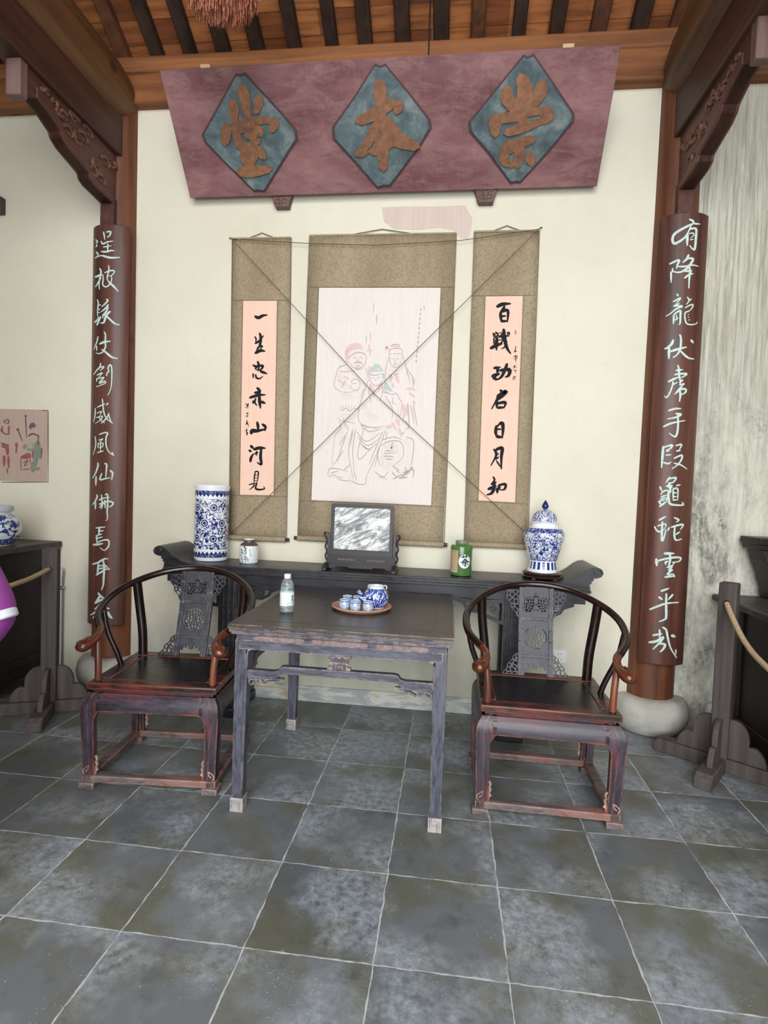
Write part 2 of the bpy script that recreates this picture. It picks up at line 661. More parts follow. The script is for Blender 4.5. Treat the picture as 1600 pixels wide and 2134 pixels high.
def m_porcelain(name, dens=0.5, scale=34.0, white=(236, 240, 244), blue=(28, 40, 118), bands=(), medal=None, blobs=0.55, light=(70, 96, 170)):
    """blue painted porcelain; bands = [(z0,z1,kind)], medal = (spacing u, spacing v, radius)"""
    k = N(name)
    x = k.xyz()
    ang = k.math('ARCTAN2', x[1], x[0])
    R = k.math('SQRT', k.math('ADD', k.math('MULTIPLY', x[0], x[0]), k.math('MULTIPLY', x[1], x[1])))
    u = k.math('MULTIPLY', ang, 0.11)
    uv = k.comb(u, x[2], k.math('MULTIPLY', R, 0.0))
    n1 = k.noise(uv, scale, 2, 0.5, 1.4)
    vine = k.ramp(k.math('ABSOLUTE', k.math('SUBTRACT', n1, 0.5)), (0.026, 1), (0.042, 0))
    n2 = k.noise(uv, scale * 1.15, 1, 0.4, 2.2)
    leaf = k.ramp(n2, (blobs, 0), (blobs + 0.03, 1))
    m = k.math('MAXIMUM', vine, leaf)
    if medal:
        su, sv, rr = medal
        mu = k.math('DIVIDE', u, su)
        mv = k.math('DIVIDE', x[2], sv)
        mu2 = k.math('ADD', mu, k.math('MULTIPLY', k.math('FLOOR', mv), 0.5))
        du = k.math('MULTIPLY', k.math('SUBTRACT', k.math('FRACT', mu2), 0.5), su)
        dv = k.math('MULTIPLY', k.math('SUBTRACT', k.math('FRACT', mv), 0.5), sv)
        d = k.math('SQRT', k.math('ADD', k.math('MULTIPLY', du, du), k.math('MULTIPLY', dv, dv)))
        pet = k.math('MULTIPLY', k.math('SINE', k.math('MULTIPLY', k.math('ARCTAN2', dv, du), 10.0)), rr * 0.07)
        dd = k.math('ADD', d, pet)
        inside = k.math('LESS_THAN', dd, rr)
        ring = k.math('LESS_THAN', k.math('ABSOLUTE', k.math('SUBTRACT', d, rr * 0.55)), rr * 0.09)
        halo = k.math('LESS_THAN', dd, rr * 1.22)
        m = k.math('MULTIPLY', m, k.math('SUBTRACT', 1.0, halo))
        m = k.math('MAXIMUM', m, k.math('MULTIPLY', inside, k.math('SUBTRACT', 1.0, ring)))
    for z0, z1, kind in bands:
        inb = k.math('MULTIPLY', k.math('GREATER_THAN', x[2], z0), k.math('LESS_THAN', x[2], z1))
        if kind == 'blue':
            src = k.ramp(k.noise(uv, 90, 2), (0.5, 1), (0.62, 0.55))
        elif kind == 'white':
            src = 0.0
        elif kind == 'bars':
            src = k.math('GREATER_THAN', k.math('SINE', k.math('MULTIPLY', ang, 18.0)), -0.2)
        elif kind == 'zig':
            t = k.math('PINGPONG', k.math('MULTIPLY', ang, 4.0), 0.5)
            src = k.math('LESS_THAN', k.math('MULTIPLY', k.math('SUBTRACT', x[2], z0), 1.0 / (z1 - z0)), k.math('MULTIPLY', t, 2.0))
        elif kind == 'zag':
            t = k.math('PINGPONG', k.math('MULTIPLY', ang, 4.0), 0.5)
            src = k.math('LESS_THAN', k.math('MULTIPLY', k.math('SUBTRACT', z1, x[2]), 1.0 / (z1 - z0)), k.math('MULTIPLY', t, 2.0))
        sm = k.n('ShaderNodeMix', data_type='FLOAT')
        k.l(inb, sm.inputs[0])
        k.l(m, sm.inputs[2])
        k.val(sm.inputs[3], src)
        m = sm.outputs[0]
    tone = k.noise(uv, 55, 3)
    bl = k.mix(k.ramp(tone, (0.4, 0), (0.75, 0.6)), srgb(blue), srgb(light))
    col = k.mix(m, srgb(white), bl)
    k.b.inputs['Coat Weight'].default_value = 0.6
    k.b.inputs['Coat Roughness'].default_value = 0.06
    return k.out(col, 0.16, 0.5)


MAT = dict(
    wall=m_wall('cream_plaster', (227, 222, 204), (217, 210, 190)),
    wall_r=m_wall('streaked_plaster', (224, 221, 206), (206, 202, 186), True),
    floor=m_floor(),
    pillar=m_wood('brown_fir_pillar', (70, 36, 24), (126, 78, 52), 2, 0.5, 1.0, True),
    beam=m_wood('orange_fir_beam', (82, 46, 26), (158, 102, 60), 0, 0.6, 0.8, True),
    log=m_wood('brown_log_beam', (66, 40, 22), (124, 82, 48), 1, 0.55, 0.8, True),
    tie=m_wood('dark_brown_tie', (50, 28, 22), (84, 52, 40), 1, 0.55, 0.8),
    carve=m_wood('dark_red_carving', (58, 32, 26), (98, 62, 52), 1, 0.5, 1.0),
    rafter=m_wood('dark_rafter', (26, 18, 14), (66, 44, 32), 1, 0.7, 0.8),
    rafter_b=m_wood('brown_rafter', (60, 34, 22), (112, 70, 44), 1, 0.7, 0.8),
    board=m_wood('couplet_board_wood', (58, 32, 26), (110, 70, 58), 2, 0.36, 0.9),
    mint=flat('pale_green_paint', (194, 216, 208), 0.6, 0.3, 0.12, 60),
    ink=flat('black_ink', (26, 25, 30), 0.7, 0.2, 0.25, 90),
    dark_line=flat('grey_brown_line', (120, 104, 92), 0.8, 0.2),
    chair=m_lacquer('plum_black_lacquer', (30, 22, 25), (120, 50, 42), (222, 146, 96), 0.22, 1.0, 0, 0.5, None, 0.3),
    chair_seat=m_lacquer('dark_lacquer_seat', (22, 17, 18), (58, 30, 24), (140, 80, 50), 0.2, 0.9, 0, 0.6),
    chair_leg=m_lacquer('worn_chair_lacquer', (44, 36, 46), (118, 46, 38), (214, 132, 86), 0.27, 1.0, 2, 0.55, (78, 68, 80)),
    chair_apron=m_lacquer('worn_chair_apron_lacquer', (44, 36, 46), (118, 46, 38), (214, 132, 86), 0.25, 1.0, 0, 0.55, (78, 68, 80)),
    rail=m_wood('black_polished_rail', (16, 11, 12), (46, 24, 20), 0, 0.18, 1.0, False, 0.6),
    hand=m_wood('red_brown_handle', (30, 15, 12), (116, 58, 36), 1, 0.17, 2.6, False, 0.6),
    splat=m_lacquer('slate_black_lacquer', (30, 28, 35), (46, 42, 50), (170, 160, 166), 0.34, 0.7, 2, 0.56, (58, 57, 68)),  # pale edge colour paints highlights onto the splat's frame
    altar=m_lacquer('black_altar_lacquer', (26, 25, 30), (44, 42, 46), (100, 94, 92), 0.3, 0.7, 0, 0.56, (50, 49, 56)),
    table=m_lacquer('faded_slate_lacquer', (48, 48, 58), (76, 74, 84), (206, 178, 152), 0.36, 1.0, 2, 0.5, (108, 109, 126)),
    table_h=m_lacquer('faded_slate_rail_lacquer', (48, 48, 58), (76, 74, 84), (206, 178, 152), 0.34, 1.0, 0, 0.5, (108, 109, 126)),
    tabletop=m_lacquer('dark_table_top', (44, 41, 41), (60, 56, 54), (214, 168, 130), 0.26, 1.0, 0, 0.55, (74, 71, 70)),
    foot=m_lacquer('scuffed_pale_foot', (134, 128, 124), (84, 80, 80), (206, 196, 186), 0.6, 0.8, 2, 0.5, (186, 180, 176)),
    stand=m_wood('grey_brown_stand', (58, 50, 48), (98, 88, 84), 2, 0.7, 0.9),
    cabinet=m_wood('near_black_cabinet', (16, 12, 13), (38, 28, 28), 0, 0.42, 0.8),
    cab_top=m_wood('grey_dark_top', (46, 40, 38), (86, 78, 74), 0, 0.45, 0.8),
    brocade=m_brocade(),
    pink=m_paper('salmon_paper', (242, 204, 184), (232, 182, 158)),
    paper=m_paper('aged_white_paper', (232, 222, 216), (216, 202, 196)),
    print=m_paper('brown_pink_print', (186, 164, 150), (168, 146, 132)),
    plug=flat('white_plastic', (226, 228, 226), 0.35, 0.5, 0.03),
    pipe=flat('white_grey_pipe', (206, 208, 208), 0.4, 0.5, 0.05),
    black=flat('black_rubber', (18, 18, 20), 0.5),
    rope=flat('tan_rope', (176, 152, 122), 0.9, 0.1, 0.3, 140),
    splat_in=m_lacquer('slate_black_panel', (32, 31, 39), (48, 45, 54), (60, 56, 60), 0.36, 0.0, 2, 0.56, (66, 66, 78)),
    chair_low=m_lacquer('scuffed_chair_base', (74, 60, 60), (150, 92, 72), (216, 176, 146), 0.45, 1.0, 0, 0.5, (136, 126, 128)),
    post=m_wood('worn_red_post', (22, 13, 15), (140, 78, 54), 2, 0.3, 1.6, False, 0.5),
    topin=m_lacquer('dark_table_panel', (44, 41, 41), (60, 56, 54), (80, 70, 64), 0.26, 0.0, 0, 0.55, (74, 71, 70)),
    stone=None,
    relief=m_wood('lighter_red_carving', (66, 38, 30), (124, 84, 70), 1, 0.45, 1.0),
    slot=flat('pinkish_worn_slot', (132, 112, 110), 0.5, 0.4, 0.35, 60),
)


def m_stone():
    k = N('pale_stone_base')
    v = k.obj()
    n1 = k.noise(v, 5, 6, 0.65)
    n2 = k.noise(v, 40, 5, 0.7)
    col = k.mix(k.ramp(n1, (0.35, 0), (0.7, 1)), srgb((156, 153, 144)), srgb((204, 201, 190)))
    col = k.mix(k.ramp(n2, (0.55, 0), (0.75, 0.5)), col, srgb((96, 94, 88)))
    k.bump(n2, 0.35, 0.006)
    return k.out(col, 0.85, 0.25)


MAT['stone'] = m_stone()


def m_plaque():
    k = N('faded_maroon_board')
    n1 = k.noise(k.obj((5.0, 13, 13)), 1.0, 8, 0.75, 0.6)
    n2 = k.noise(k.obj((1.2, 2.4, 2.4)), 1.5, 4, 0.5)
    n3 = k.noise(k.obj((8, 30, 30)), 1.0, 7, 0.75, 0.3)
    n4 = k.noise(k.obj((70, 6, 70)), 1.0, 3, 0.6)
    col = k.mix(k.ramp(n2, (0.35, 0), (0.65, 1)), srgb((100, 60, 64)), srgb((144, 100, 102)))
    col = k.mix(k.ramp(n1, (0.45, 0), (0.7, 0.75)), col, srgb((158, 122, 120)))
    col = k.mix(k.ramp(n3, (0.54, 0), (0.7, 0.6)), col, srgb((114, 54, 56)))
    col = k.mix(k.ramp(n1, (0.26, 0.7), (0.38, 0)), col, srgb((92, 60, 64)))
    col = k.mix(k.ramp(n4, (0.4, 0), (0.8, 0.1)), col, srgb((170, 140, 134)))
    sc2 = k.noise(k.obj((9, 26, 20)), 1.0, 5, 0.7, 1.0)
    col = k.mix(k.ramp(sc2, (0.69, 0), (0.74, 0.7)), col, srgb((200, 176, 162)))
    e = k.edge(0.006)
    col = k.mix(k.math('MULTIPLY', k.ramp(e, (0.03, 0), (0.15, 1)), 0.5), col, srgb((84, 58, 56)))
    return k.out(col, 0.62, 0.3)


def m_diamond():
    k = N('faded_teal_panel')
    n1 = k.noise(k.obj(), 7, 6, 0.68, 0.5)
    col = k.ramp(n1, (0.3, srgb((62, 72, 76))), (0.5, srgb((88, 104, 108))), (0.72, srgb((136, 144, 142))))
    return k.out(col, 0.65, 0.3)


def m_marble():
    k = N('landscape_marble')
    r = k.obj((1, 1, 1), (0, math.radians(28), 0))
    s = k.n('ShaderNodeMapping')
    k.l(r, s.inputs['Vector'])
    s.inputs['Scale'].default_value = (7, 7, 26)
    n1 = k.noise(s.outputs[0], 1.0, 8, 0.68, 1.2)
    n2 = k.noise(k.obj(), 9, 5, 0.6)
    f = k.math('ADD', k.math('MULTIPLY', n1, 0.75), k.math('MULTIPLY', n2, 0.3))
    col = k.ramp(f, (0.43, srgb((74, 77, 80))), (0.51, srgb((140, 141, 141))), (0.57, srgb((218, 218, 214))), (0.72, srgb((240, 240, 236))))
    w = k.ramp(k.noise(k.obj(), 3.5, 3), (0.58, 0), (0.7, 0.5))
    col = k.mix(w, col, srgb((206, 188, 158)))
    return k.out(col, 0.25, 0.5)


MAT['plaque'] = m_plaque()
MAT['diamond'] = m_diamond()
MAT['marble'] = m_marble()
MAT['gilt'] = m_wood('worn_copper_gilt', (98, 66, 50), (154, 106, 74), 2, 0.6, 1.2)
MAT['umber'] = m_wood('pinkish_brown_bracket', (84, 60, 56), (126, 98, 92), 2, 0.6, 1.0)

# ================================================================== setting
W = 2.03          # front face of the back wall
XL, XR, PY = -0.92, 2.71, 2.05

fl = MB().box((-6, -7.5, -0.08), (9, 2.3, 0)).build('floor', MAT['floor'], smooth=0)
struct(fl, 'grey square stone floor tiles with pale grout lines')


def wall(name, lo, hi, m, label):
    return struct(MB().box(lo, hi).build(name, m, smooth=0), label)


wb = wall('wall_back', (XL, W, 0), (XR, W + 0.2, 4.3), MAT['wall'], 'cream plaster wall behind the long altar table')
wall('wall_left', (-3.8, W, 0), (XL, W + 0.2, 4.3), MAT['wall'], 'cream plaster wall left of the left pillar')
wr = wall('wall_right', (XR, W, 0), (6.4, W + 0.2, 4.3), MAT['wall_r'], 'streaked and stained plaster wall right of the right pillar')
wall('wall_west', (-4.0, -4.5, 0), (-3.8, W + 0.2, 5.0), MAT['wall'], 'plain unseen side wall, put in to shade the left end of the hall')  # unseen end wall, placed to darken the left side
wall('wall_east', (6.4, -4.5, 0), (6.6, W + 0.2, 5.0), MAT['wall'], 'plain unseen side wall, put in to shade the right end of the hall')  # unseen end wall, placed to darken the right side

wall('wall_light_block_left', (-4.0, -3.0, 0), (-.75, -2.85, 5.2), MAT['wall'], 'unseen wall behind the viewer, added to darken the left bay')  # out of view, added to keep daylight off the left bay

wall('wall_light_block_right', (4.3, -3.0, 0), (6.6, -2.85, 5.2), MAT['wall'], 'unseen wall behind the viewer, added to darken the right bay')  # its unseen partner, added to narrow the light opening

# stone skirting with peeled paint
k = N('grey_skirting')
n1 = k.noise(k.obj((2, 2, 9)), 2.2, 5, 0.6, 0.6)
n2 = k.noise(k.obj(), 22, 5, 0.6)
cc = k.ramp(n1, (0.44, srgb((178, 180, 177))), (0.5, srgb((212, 213, 207))), (0.6, srgb((216, 213, 202))), (0.62, srgb((204, 191, 154))))
cc = k.mix(k.ramp(n2, (0.5, 0), (0.8, 0.5)), cc, srgb((150, 150, 144)))
MAT['skirt'] = k.out(cc, 0.9, 0.2)
struct(MB().box((XL + .2, W - .012, 0), (XR - .2, W + .01, .105)).build('baseboard_back', MAT['skirt'], bevel=.003), 'grey skirting strip with peeled yellowish patches')

# bare plaster patch under the name board
pp = [(795, 432), (860, 430), (930, 430), (968, 428), (984, 455), (982, 478), (974, 499), (958, 494), (946, 480), (915, 474), (870, 479), (820, 477), (800, 462)]
pts = [at_y(x, y, W - .001) for x, y in pp]
mb = MB()
mb.prism([(p.x, p.z) for p in pts], lambda u, v, w: (u, W - w, v), -.002, .0025)
mb.build('bare_plaster_patch', m_paper('pinkish_bare_plaster', (214, 196, 186), (196, 176, 166), .5), wb, smooth=0)['label'] = 'pinkish grey patch where the paint has come off'

# ------------------------------------------------------------------ roof
SL = 0.58
ZB = 4.262


def roof_z(y):
    return ZB + SL * (1.95 - y)


roof_m = N('brown_roof_boards')
p = roof_m.xyz()
row = roof_m.math('DIVIDE', p[1], 0.115)
seam = roof_m.ramp(roof_m.math('FRACT', row), (0.0, 1), (0.06, 0))
wn = roof_m.n('ShaderNodeTexWhiteNoise', noise_dimensions='2D')
roof_m.l(roof_m.comb(roof_m.math('FLOOR', row), roof_m.math('FLOOR', roof_m.math('DIVIDE', p[0], 0.235))), wn.inputs['Vector'])
gr = roof_m.noise(roof_m.obj((2.5, 30, 30)), 1.0, 5, 0.6, .3)
c0 = roof_m.mix(wn.outputs['Value'], srgb((112, 62, 34)), srgb((178, 112, 66)))
c0 = roof_m.mix(roof_m.ramp(gr, (.35, .6), (.6, 0)), c0, srgb((72, 40, 26)))
c0 = roof_m.mix(roof_m.math('MULTIPLY', seam, .8), c0, srgb((34, 20, 14)))
MAT['roof'] = roof_m.out(c0, .7, .25)
Y0, Y1 = 2.25, -1.3
mb = MB()
h = 0.065
mb.add([(-4.0, Y0, roof_z(Y0) + h), (6.6, Y0, roof_z(Y0) + h), (6.6, Y1, roof_z(Y1) + h), (-4.0, Y1, roof_z(Y1) + h),
        (-4.0, Y0, roof_z(Y0) + h + .1), (6.6, Y0, roof_z(Y0) + h + .1), (6.6, Y1, roof_z(Y1) + h + .1), (-4.0, Y1, roof_z(Y1) + h + .1)],
       [(3, 2, 1, 0), (4, 5, 6, 7), (0, 1, 5, 4), (1, 2, 6, 5), (2, 3, 7, 6), (3, 0, 4, 7)])
y2 = -2.7
zr = roof_z(Y1) + h
mb.add([(-4.0, Y1, zr), (6.6, Y1, zr), (6.6, y2, zr - SL * (Y1 - y2)), (-4.0, y2, zr - SL * (Y1 - y2)),
        (-4.0, Y1, zr + .1), (6.6, Y1, zr + .1), (6.6, y2, zr + .1 - SL * (Y1 - y2)), (-4.0, y2, zr + .1 - SL * (Y1 - y2))],
       [(3, 2, 1, 0), (4, 5, 6, 7), (0, 1, 5, 4), (1, 2, 6, 5), (2, 3, 7, 6), (3, 0, 4, 7)])
ceil = struct(mb.build('ceiling', MAT['roof'], smooth=0), 'sloping underside of the tiled roof with brown boards')
rnd = random.Random(4)
xs = [-3.7 + .235 * i for i in range(43)]
for i, x in enumerate(xs):
    x += rnd.uniform(-.012, .012)
    wd = rnd.uniform(.075, .1)
    dark = rnd.random() < (0.75 if x < 0.9 else 0.4)
    mb = MB()
    a, b = 2.2, -1.25
    q = [(x - wd / 2, a, roof_z(a)), (x + wd / 2, a, roof_z(a)), (x + wd / 2, b, roof_z(b)), (x - wd / 2, b, roof_z(b))]
    mb.add(q + [(u, v, w + .062) for u, v, w in q], [(3, 2, 1, 0), (4, 5, 6, 7), (0, 1, 5, 4), (1, 2, 6, 5), (2, 3, 7, 6), (3, 0, 4, 7)])
    mb.build('rafter', MAT['rafter'] if dark else MAT['rafter_b'], ceil, bevel=.006)

# eave beam along the back wall
mb = MB().box((-3.8, 1.95, 3.955), (6.4, 2.12, 4.15))
mb.box((-3.8, 1.955, 4.15), (6.4, 2.12, 4.262))
be = struct(mb.build('beam_back', MAT['beam'], bevel=.018, seg=3), 'orange brown wooden beam along the top of the back wall')


# pillars, log beams, tie beams, carved brackets
def pillar(side, x, face):
    mb = MB()
    mb.lathe([(.142, .215), (.141, 1.0), (.135, 2.2), (.128, 3.2), (.124, 3.95)], (x, PY, 0), 40)
    po = struct(mb.build('pillar_' + side, MAT['pillar']), 'round brown wooden pillar behind the %s-hand couplet board' % side)
    st = MB().lathe([(.165, 0), (.195, .02), (.226, .075), (.236, .125), (.226, .18), (.2, .215), (.17, .225)], (x, PY, 0), 48)
    st.build('stone_base', MAT['stone'], po)['label'] = 'rounded pale stone drum'
    # log beam over the pillar, running towards the viewer
    lb = MB()
    ys = [2.16, 2.1, 2.0, 1.9, 1.8, 1.6, 1.2, .6, 0, -1, -2, -4.4]
    rr = [.05, .105, .135, .155, .168, .172, .174, .176, .178, .18, .18, .18]
    lb.tube([(x, y, 3.995) for y in ys], rr, 36)
    lo = struct(lb.build('beam_' + side, MAT['log']), 'thick round log beam over the %s-hand pillar' % side)
    tb = MB().box((x - .068, -4.4, 3.60), (x + .068, 2.0, 3.86))
    to = tb.build('tie_beam', MAT['tie'], lo, bevel=.01)
    prof = [(1.93, 3.265), (1.82, 3.275), (1.70, 3.285), (1.66, 3.30), (1.645, 3.33), (1.58, 3.345), (1.46, 3.37), (1.41, 3.395), (1.39, 3.425), (1.30, 3.46), (1.20, 3.485),
            (1.13, 3.485), (1.13, 3.602), (1.93, 3.602)]
    br = MB().prism(prof, lambda u, v, w: (x + w, u, v), -.036, .036)
    # moulded lower border
    lowb = prof[:11]
    inner = [(u + .0, v + .045 + .01 * i / 11) for i, (u, v) in enumerate(lowb)]
    br.prism(lowb + inner[::-1], lambda u, v, w: (x + w, u, v), -.046, .046)
    bo = br.build('carved_bracket', MAT['carve'], lo, bevel=.004)
    # relief carving on both faces: curling leaves and stems
    rn_ = random.Random(7)
    rl = MB()
    for sg in (-1, 1):
        for q in range(15):
            u0 = 1.22 + .66 * (q + .5) / 15
            lo_z = float(np.interp(u0, [a_ for a_, b_ in lowb][::-1], [b_ for a_, b_ in lowb][::-1])) + .07
            v0 = rn_.uniform(lo_z, max(lo_z + .01, 3.575))
            r0 = min(.045, (3.6 - lo_z) * .3)
            a0 = rn_.uniform(0, 6.28)
            dirn = rn_.choice((-1, 1))
            pth = [(x + sg * (.034 + .004 * (k_ % 3)), u0 + r0 * (1 - k_ * .085) * 1.25 * math.cos(a0 + dirn * k_ * .62), v0 + r0 * (1 - k_ * .085) * .8 * math.sin(a0 + dirn * k_ * .62)) for k_ in range(10)]
            pth = [p_ for p_ in pth if lo_z - .025 < p_[2] < 3.592]
            if len(pth) > 3:
                sp_ = smooth_path(pth, 3)
                rl.tube(sp_, [.013 * (1 - .7 * i / len(sp_)) for i in range(len(sp_))], 7)
    rl.build('relief_carving', MAT['relief'], bo)
    eb = MB().box((x - .042, 1.08, 3.42), (x + .042, 1.135, 3.67))
    eb.build('end_block', MAT['umber'], bo, bevel=.006)
    MB().box((x - .045, 1.885, 3.08), (x + .045, 1.94, 3.30)).build('bracket_tail', MAT['carve'], bo, bevel=.006)
    return po


pillar('left', XL, 1)
pillar('right', XR, -1)

# ================================================================== name board
PB = Vector((0.92, 1.962, 3.335))
PT = Vector((0.92, 1.55, 3.858))
pv_ = (PT - PB)
PH = pv_.length
pv_.normalize()
pu_ = Vector((1, 0, 0.008)).normalized()
pn_ = pv_.cross(pu_).normalized()
if pn_.y > 0:
    pn_ = -pn_
PW = 2.596
plq = thing('name_board', PB, 'long maroon wooden name board with three teal diamonds, above the scrolls', 'name board')
Mp = Matrix((pu_, pv_, pn_)).transposed().to_4x4()
plq.matrix_world = Matrix.Translation(PB) @ Mp


def pl_local(x, y):
    P = at_plane(x, y, PB, pn_) - PB
    return P.dot(pu_), P.dot(pv_)


MB().box((-PW / 2, 0, -.035), (PW / 2, PH, 0)).build('board', MAT['plaque'], plq, bevel=.004)
P1, P2, P3 = (420, 140, 7.27), (690, 130, 7.62), (970, 110, 6.957)
dia = [
    (P1, [(530, 118), (590, 138), (655, 108), (1250, 760), (1405, 950), (1425, 1085), (1290, 1300), (950, 1860), (870, 1845), (800, 1855), (420, 1480), (75, 1120), (40, 1010), (200, 720)],
     """140 620 290 650 400 690 560 710 760
130 480 510 500 650 520 800
110 870 440 880 540 840 660
110 440 900 600 850 800 800 1000 790 1100 810
140 380 880 385 1000 375 1130
130 1090 790 1110 860 1080 940
110 530 940 570 1080 620 1180 750 1180 880 1100
110 560 950 720 900 860 920 920 1010
90 690 990 800 1080
110 800 930 790 1100
140 640 1300 780 1240 900 1280 950 1340
210 760 1180 750 1320 740 1470
110 640 1370 720 1400
150 600 1560 780 1560 1030 1530"""),
    (P2, [(690, 62), (780, 92), (855, 58), (1200, 480), (1530, 910), (1555, 1050), (1390, 1330), (930, 1950), (830, 1945), (740, 1975), (400, 1580), (62, 1210), (48, 1030), (380, 560)],
     """170 765 320 780 500 790 820
170 450 920 640 840 800 740 960 650 1040 690
140 1040 640 1070 700 1040 780
190 780 800 800 1100 820 1400 835 1660
130 780 900 670 1100 570 1300 420 1450
220 830 900 960 1100 1100 1240 1340 1320
130 640 1400 760 1390 880 1330 980 1290
170 850 1020 900 1180 1000 1280
110 440 1440 560 1420"""),
    (P3, [(830, 72), (890, 100), (975, 62), (1250, 470), (1535, 900), (1530, 1010), (1200, 1420), (790, 1870), (730, 1860), (655, 1880), (330, 1440), (88, 1150), (70, 1010), (420, 580)],
     """190 800 370 850 520 830 720 810 1000
160 590 530 600 680 660 790
160 1110 450 1060 600 980 740
150 640 800 800 730 980 740
160 430 930 420 1050 420 1180
140 420 970 700 920 900 860 1200 840
180 1180 830 1170 910 1150 980
120 590 1160 750 1110 950 1040 1100 990
150 540 1420 700 1340 960 1250
130 780 1350 770 1500 740 1640
130 560 1440 560 1560 680 1620
140 930 1480 940 1600"""),
]
for tl, outl, st in dia:
    poly = [pl_local(tl[0] + x / tl[2], tl[1] + y / tl[2]) for x, y in outl]
    cxy = (sum(q[0] for q in poly) / len(poly), sum(q[1] for q in poly) / len(poly))
    big = [(cxy[0] + (a - cxy[0]) * 1.055, cxy[1] + (b - cxy[1]) * 1.04) for a, b in poly]
    fr = MB().prism(big, lambda u, v, w: (u, v, w), -.004, .006)
    fo = fr.build('diamond_rim', flat('dark_maroon_rim_%d' % tl[0], (84, 60, 60), .65, .3), plq, bevel=.002)
    dp = MB().prism(poly, lambda u, v, w: (u, v, w), -.004, .016).build('diamond_panel', MAT['diamond'], plq, bevel=.005)
    ch = MB()

    def sf(px, py, hh):
        a, b = pl_local(px, py)
        return (a, b, .016 + hh)
    strokes(ch, tl, st, sf, lift=.009, depth=.012, taper=.15, wmul=1.08)
    ch.build('carved_character', MAT['gilt'], dp, smooth=0, bevel=0, fix=False)
# little wooden wedges over the board and its hanging wire
for px, py in ((425, 133), (1185, 88)):
    a, b = pl_local(px, py)
    MB().cbox((a, PH + .006, -.02), (.06, .02, .03)).build('wedge', flat('pale_wood_wedge_%d' % px, (206, 170, 130)), plq, bevel=.002)
a, b = pl_local(892, 105)
MB().tube([(a, PH - .002, -.01), (a, PH + .16, -.12), (a, PH + .3, -.3)], .004, 8).build('hanging_wire', MAT['black'], plq)

# wooden brackets under the board
for j, (bx, lab) in enumerate(((0.234, 'left'), (1.55, 'right'))):
    t = thing('board_bracket', (bx, W, 3.27), 'small carved wooden bracket under the %s part of the maroon name board' % lab, 'bracket', 'brackets under the name board')
    pr = [(-.038, 0), (.05, 0), (.055, .03), (.062, .05), (.075, .11), (-.08, .11), (-.055, .045), (-.05, .02)]
    MB().prism(pr, lambda u, v, w: (u, -w, v), 0, .055).build('body', MAT['umber'], t, bevel=.004)
    ca = MB()
    for sx in (-1, 1):
        ca.tube(smooth_path([(sx * .016 + .0, -.058, .055), (sx * .016, -.058, .1), (sx * .055, -.058, .1), (sx * .045, -.058, .065), (sx * .028, -.058, .07), (sx * .03, -.058, .085)], 3), .005, 8)
        ca.tube(smooth_path([(sx * .008, -.058, .012), (sx * .01, -.058, .045), (sx * .036, -.058, .042), (sx * .03, -.058, .02), (sx * .02, -.058, .025)], 3), .0045, 8)
    ca.build('carving', MAT['umber'], t)

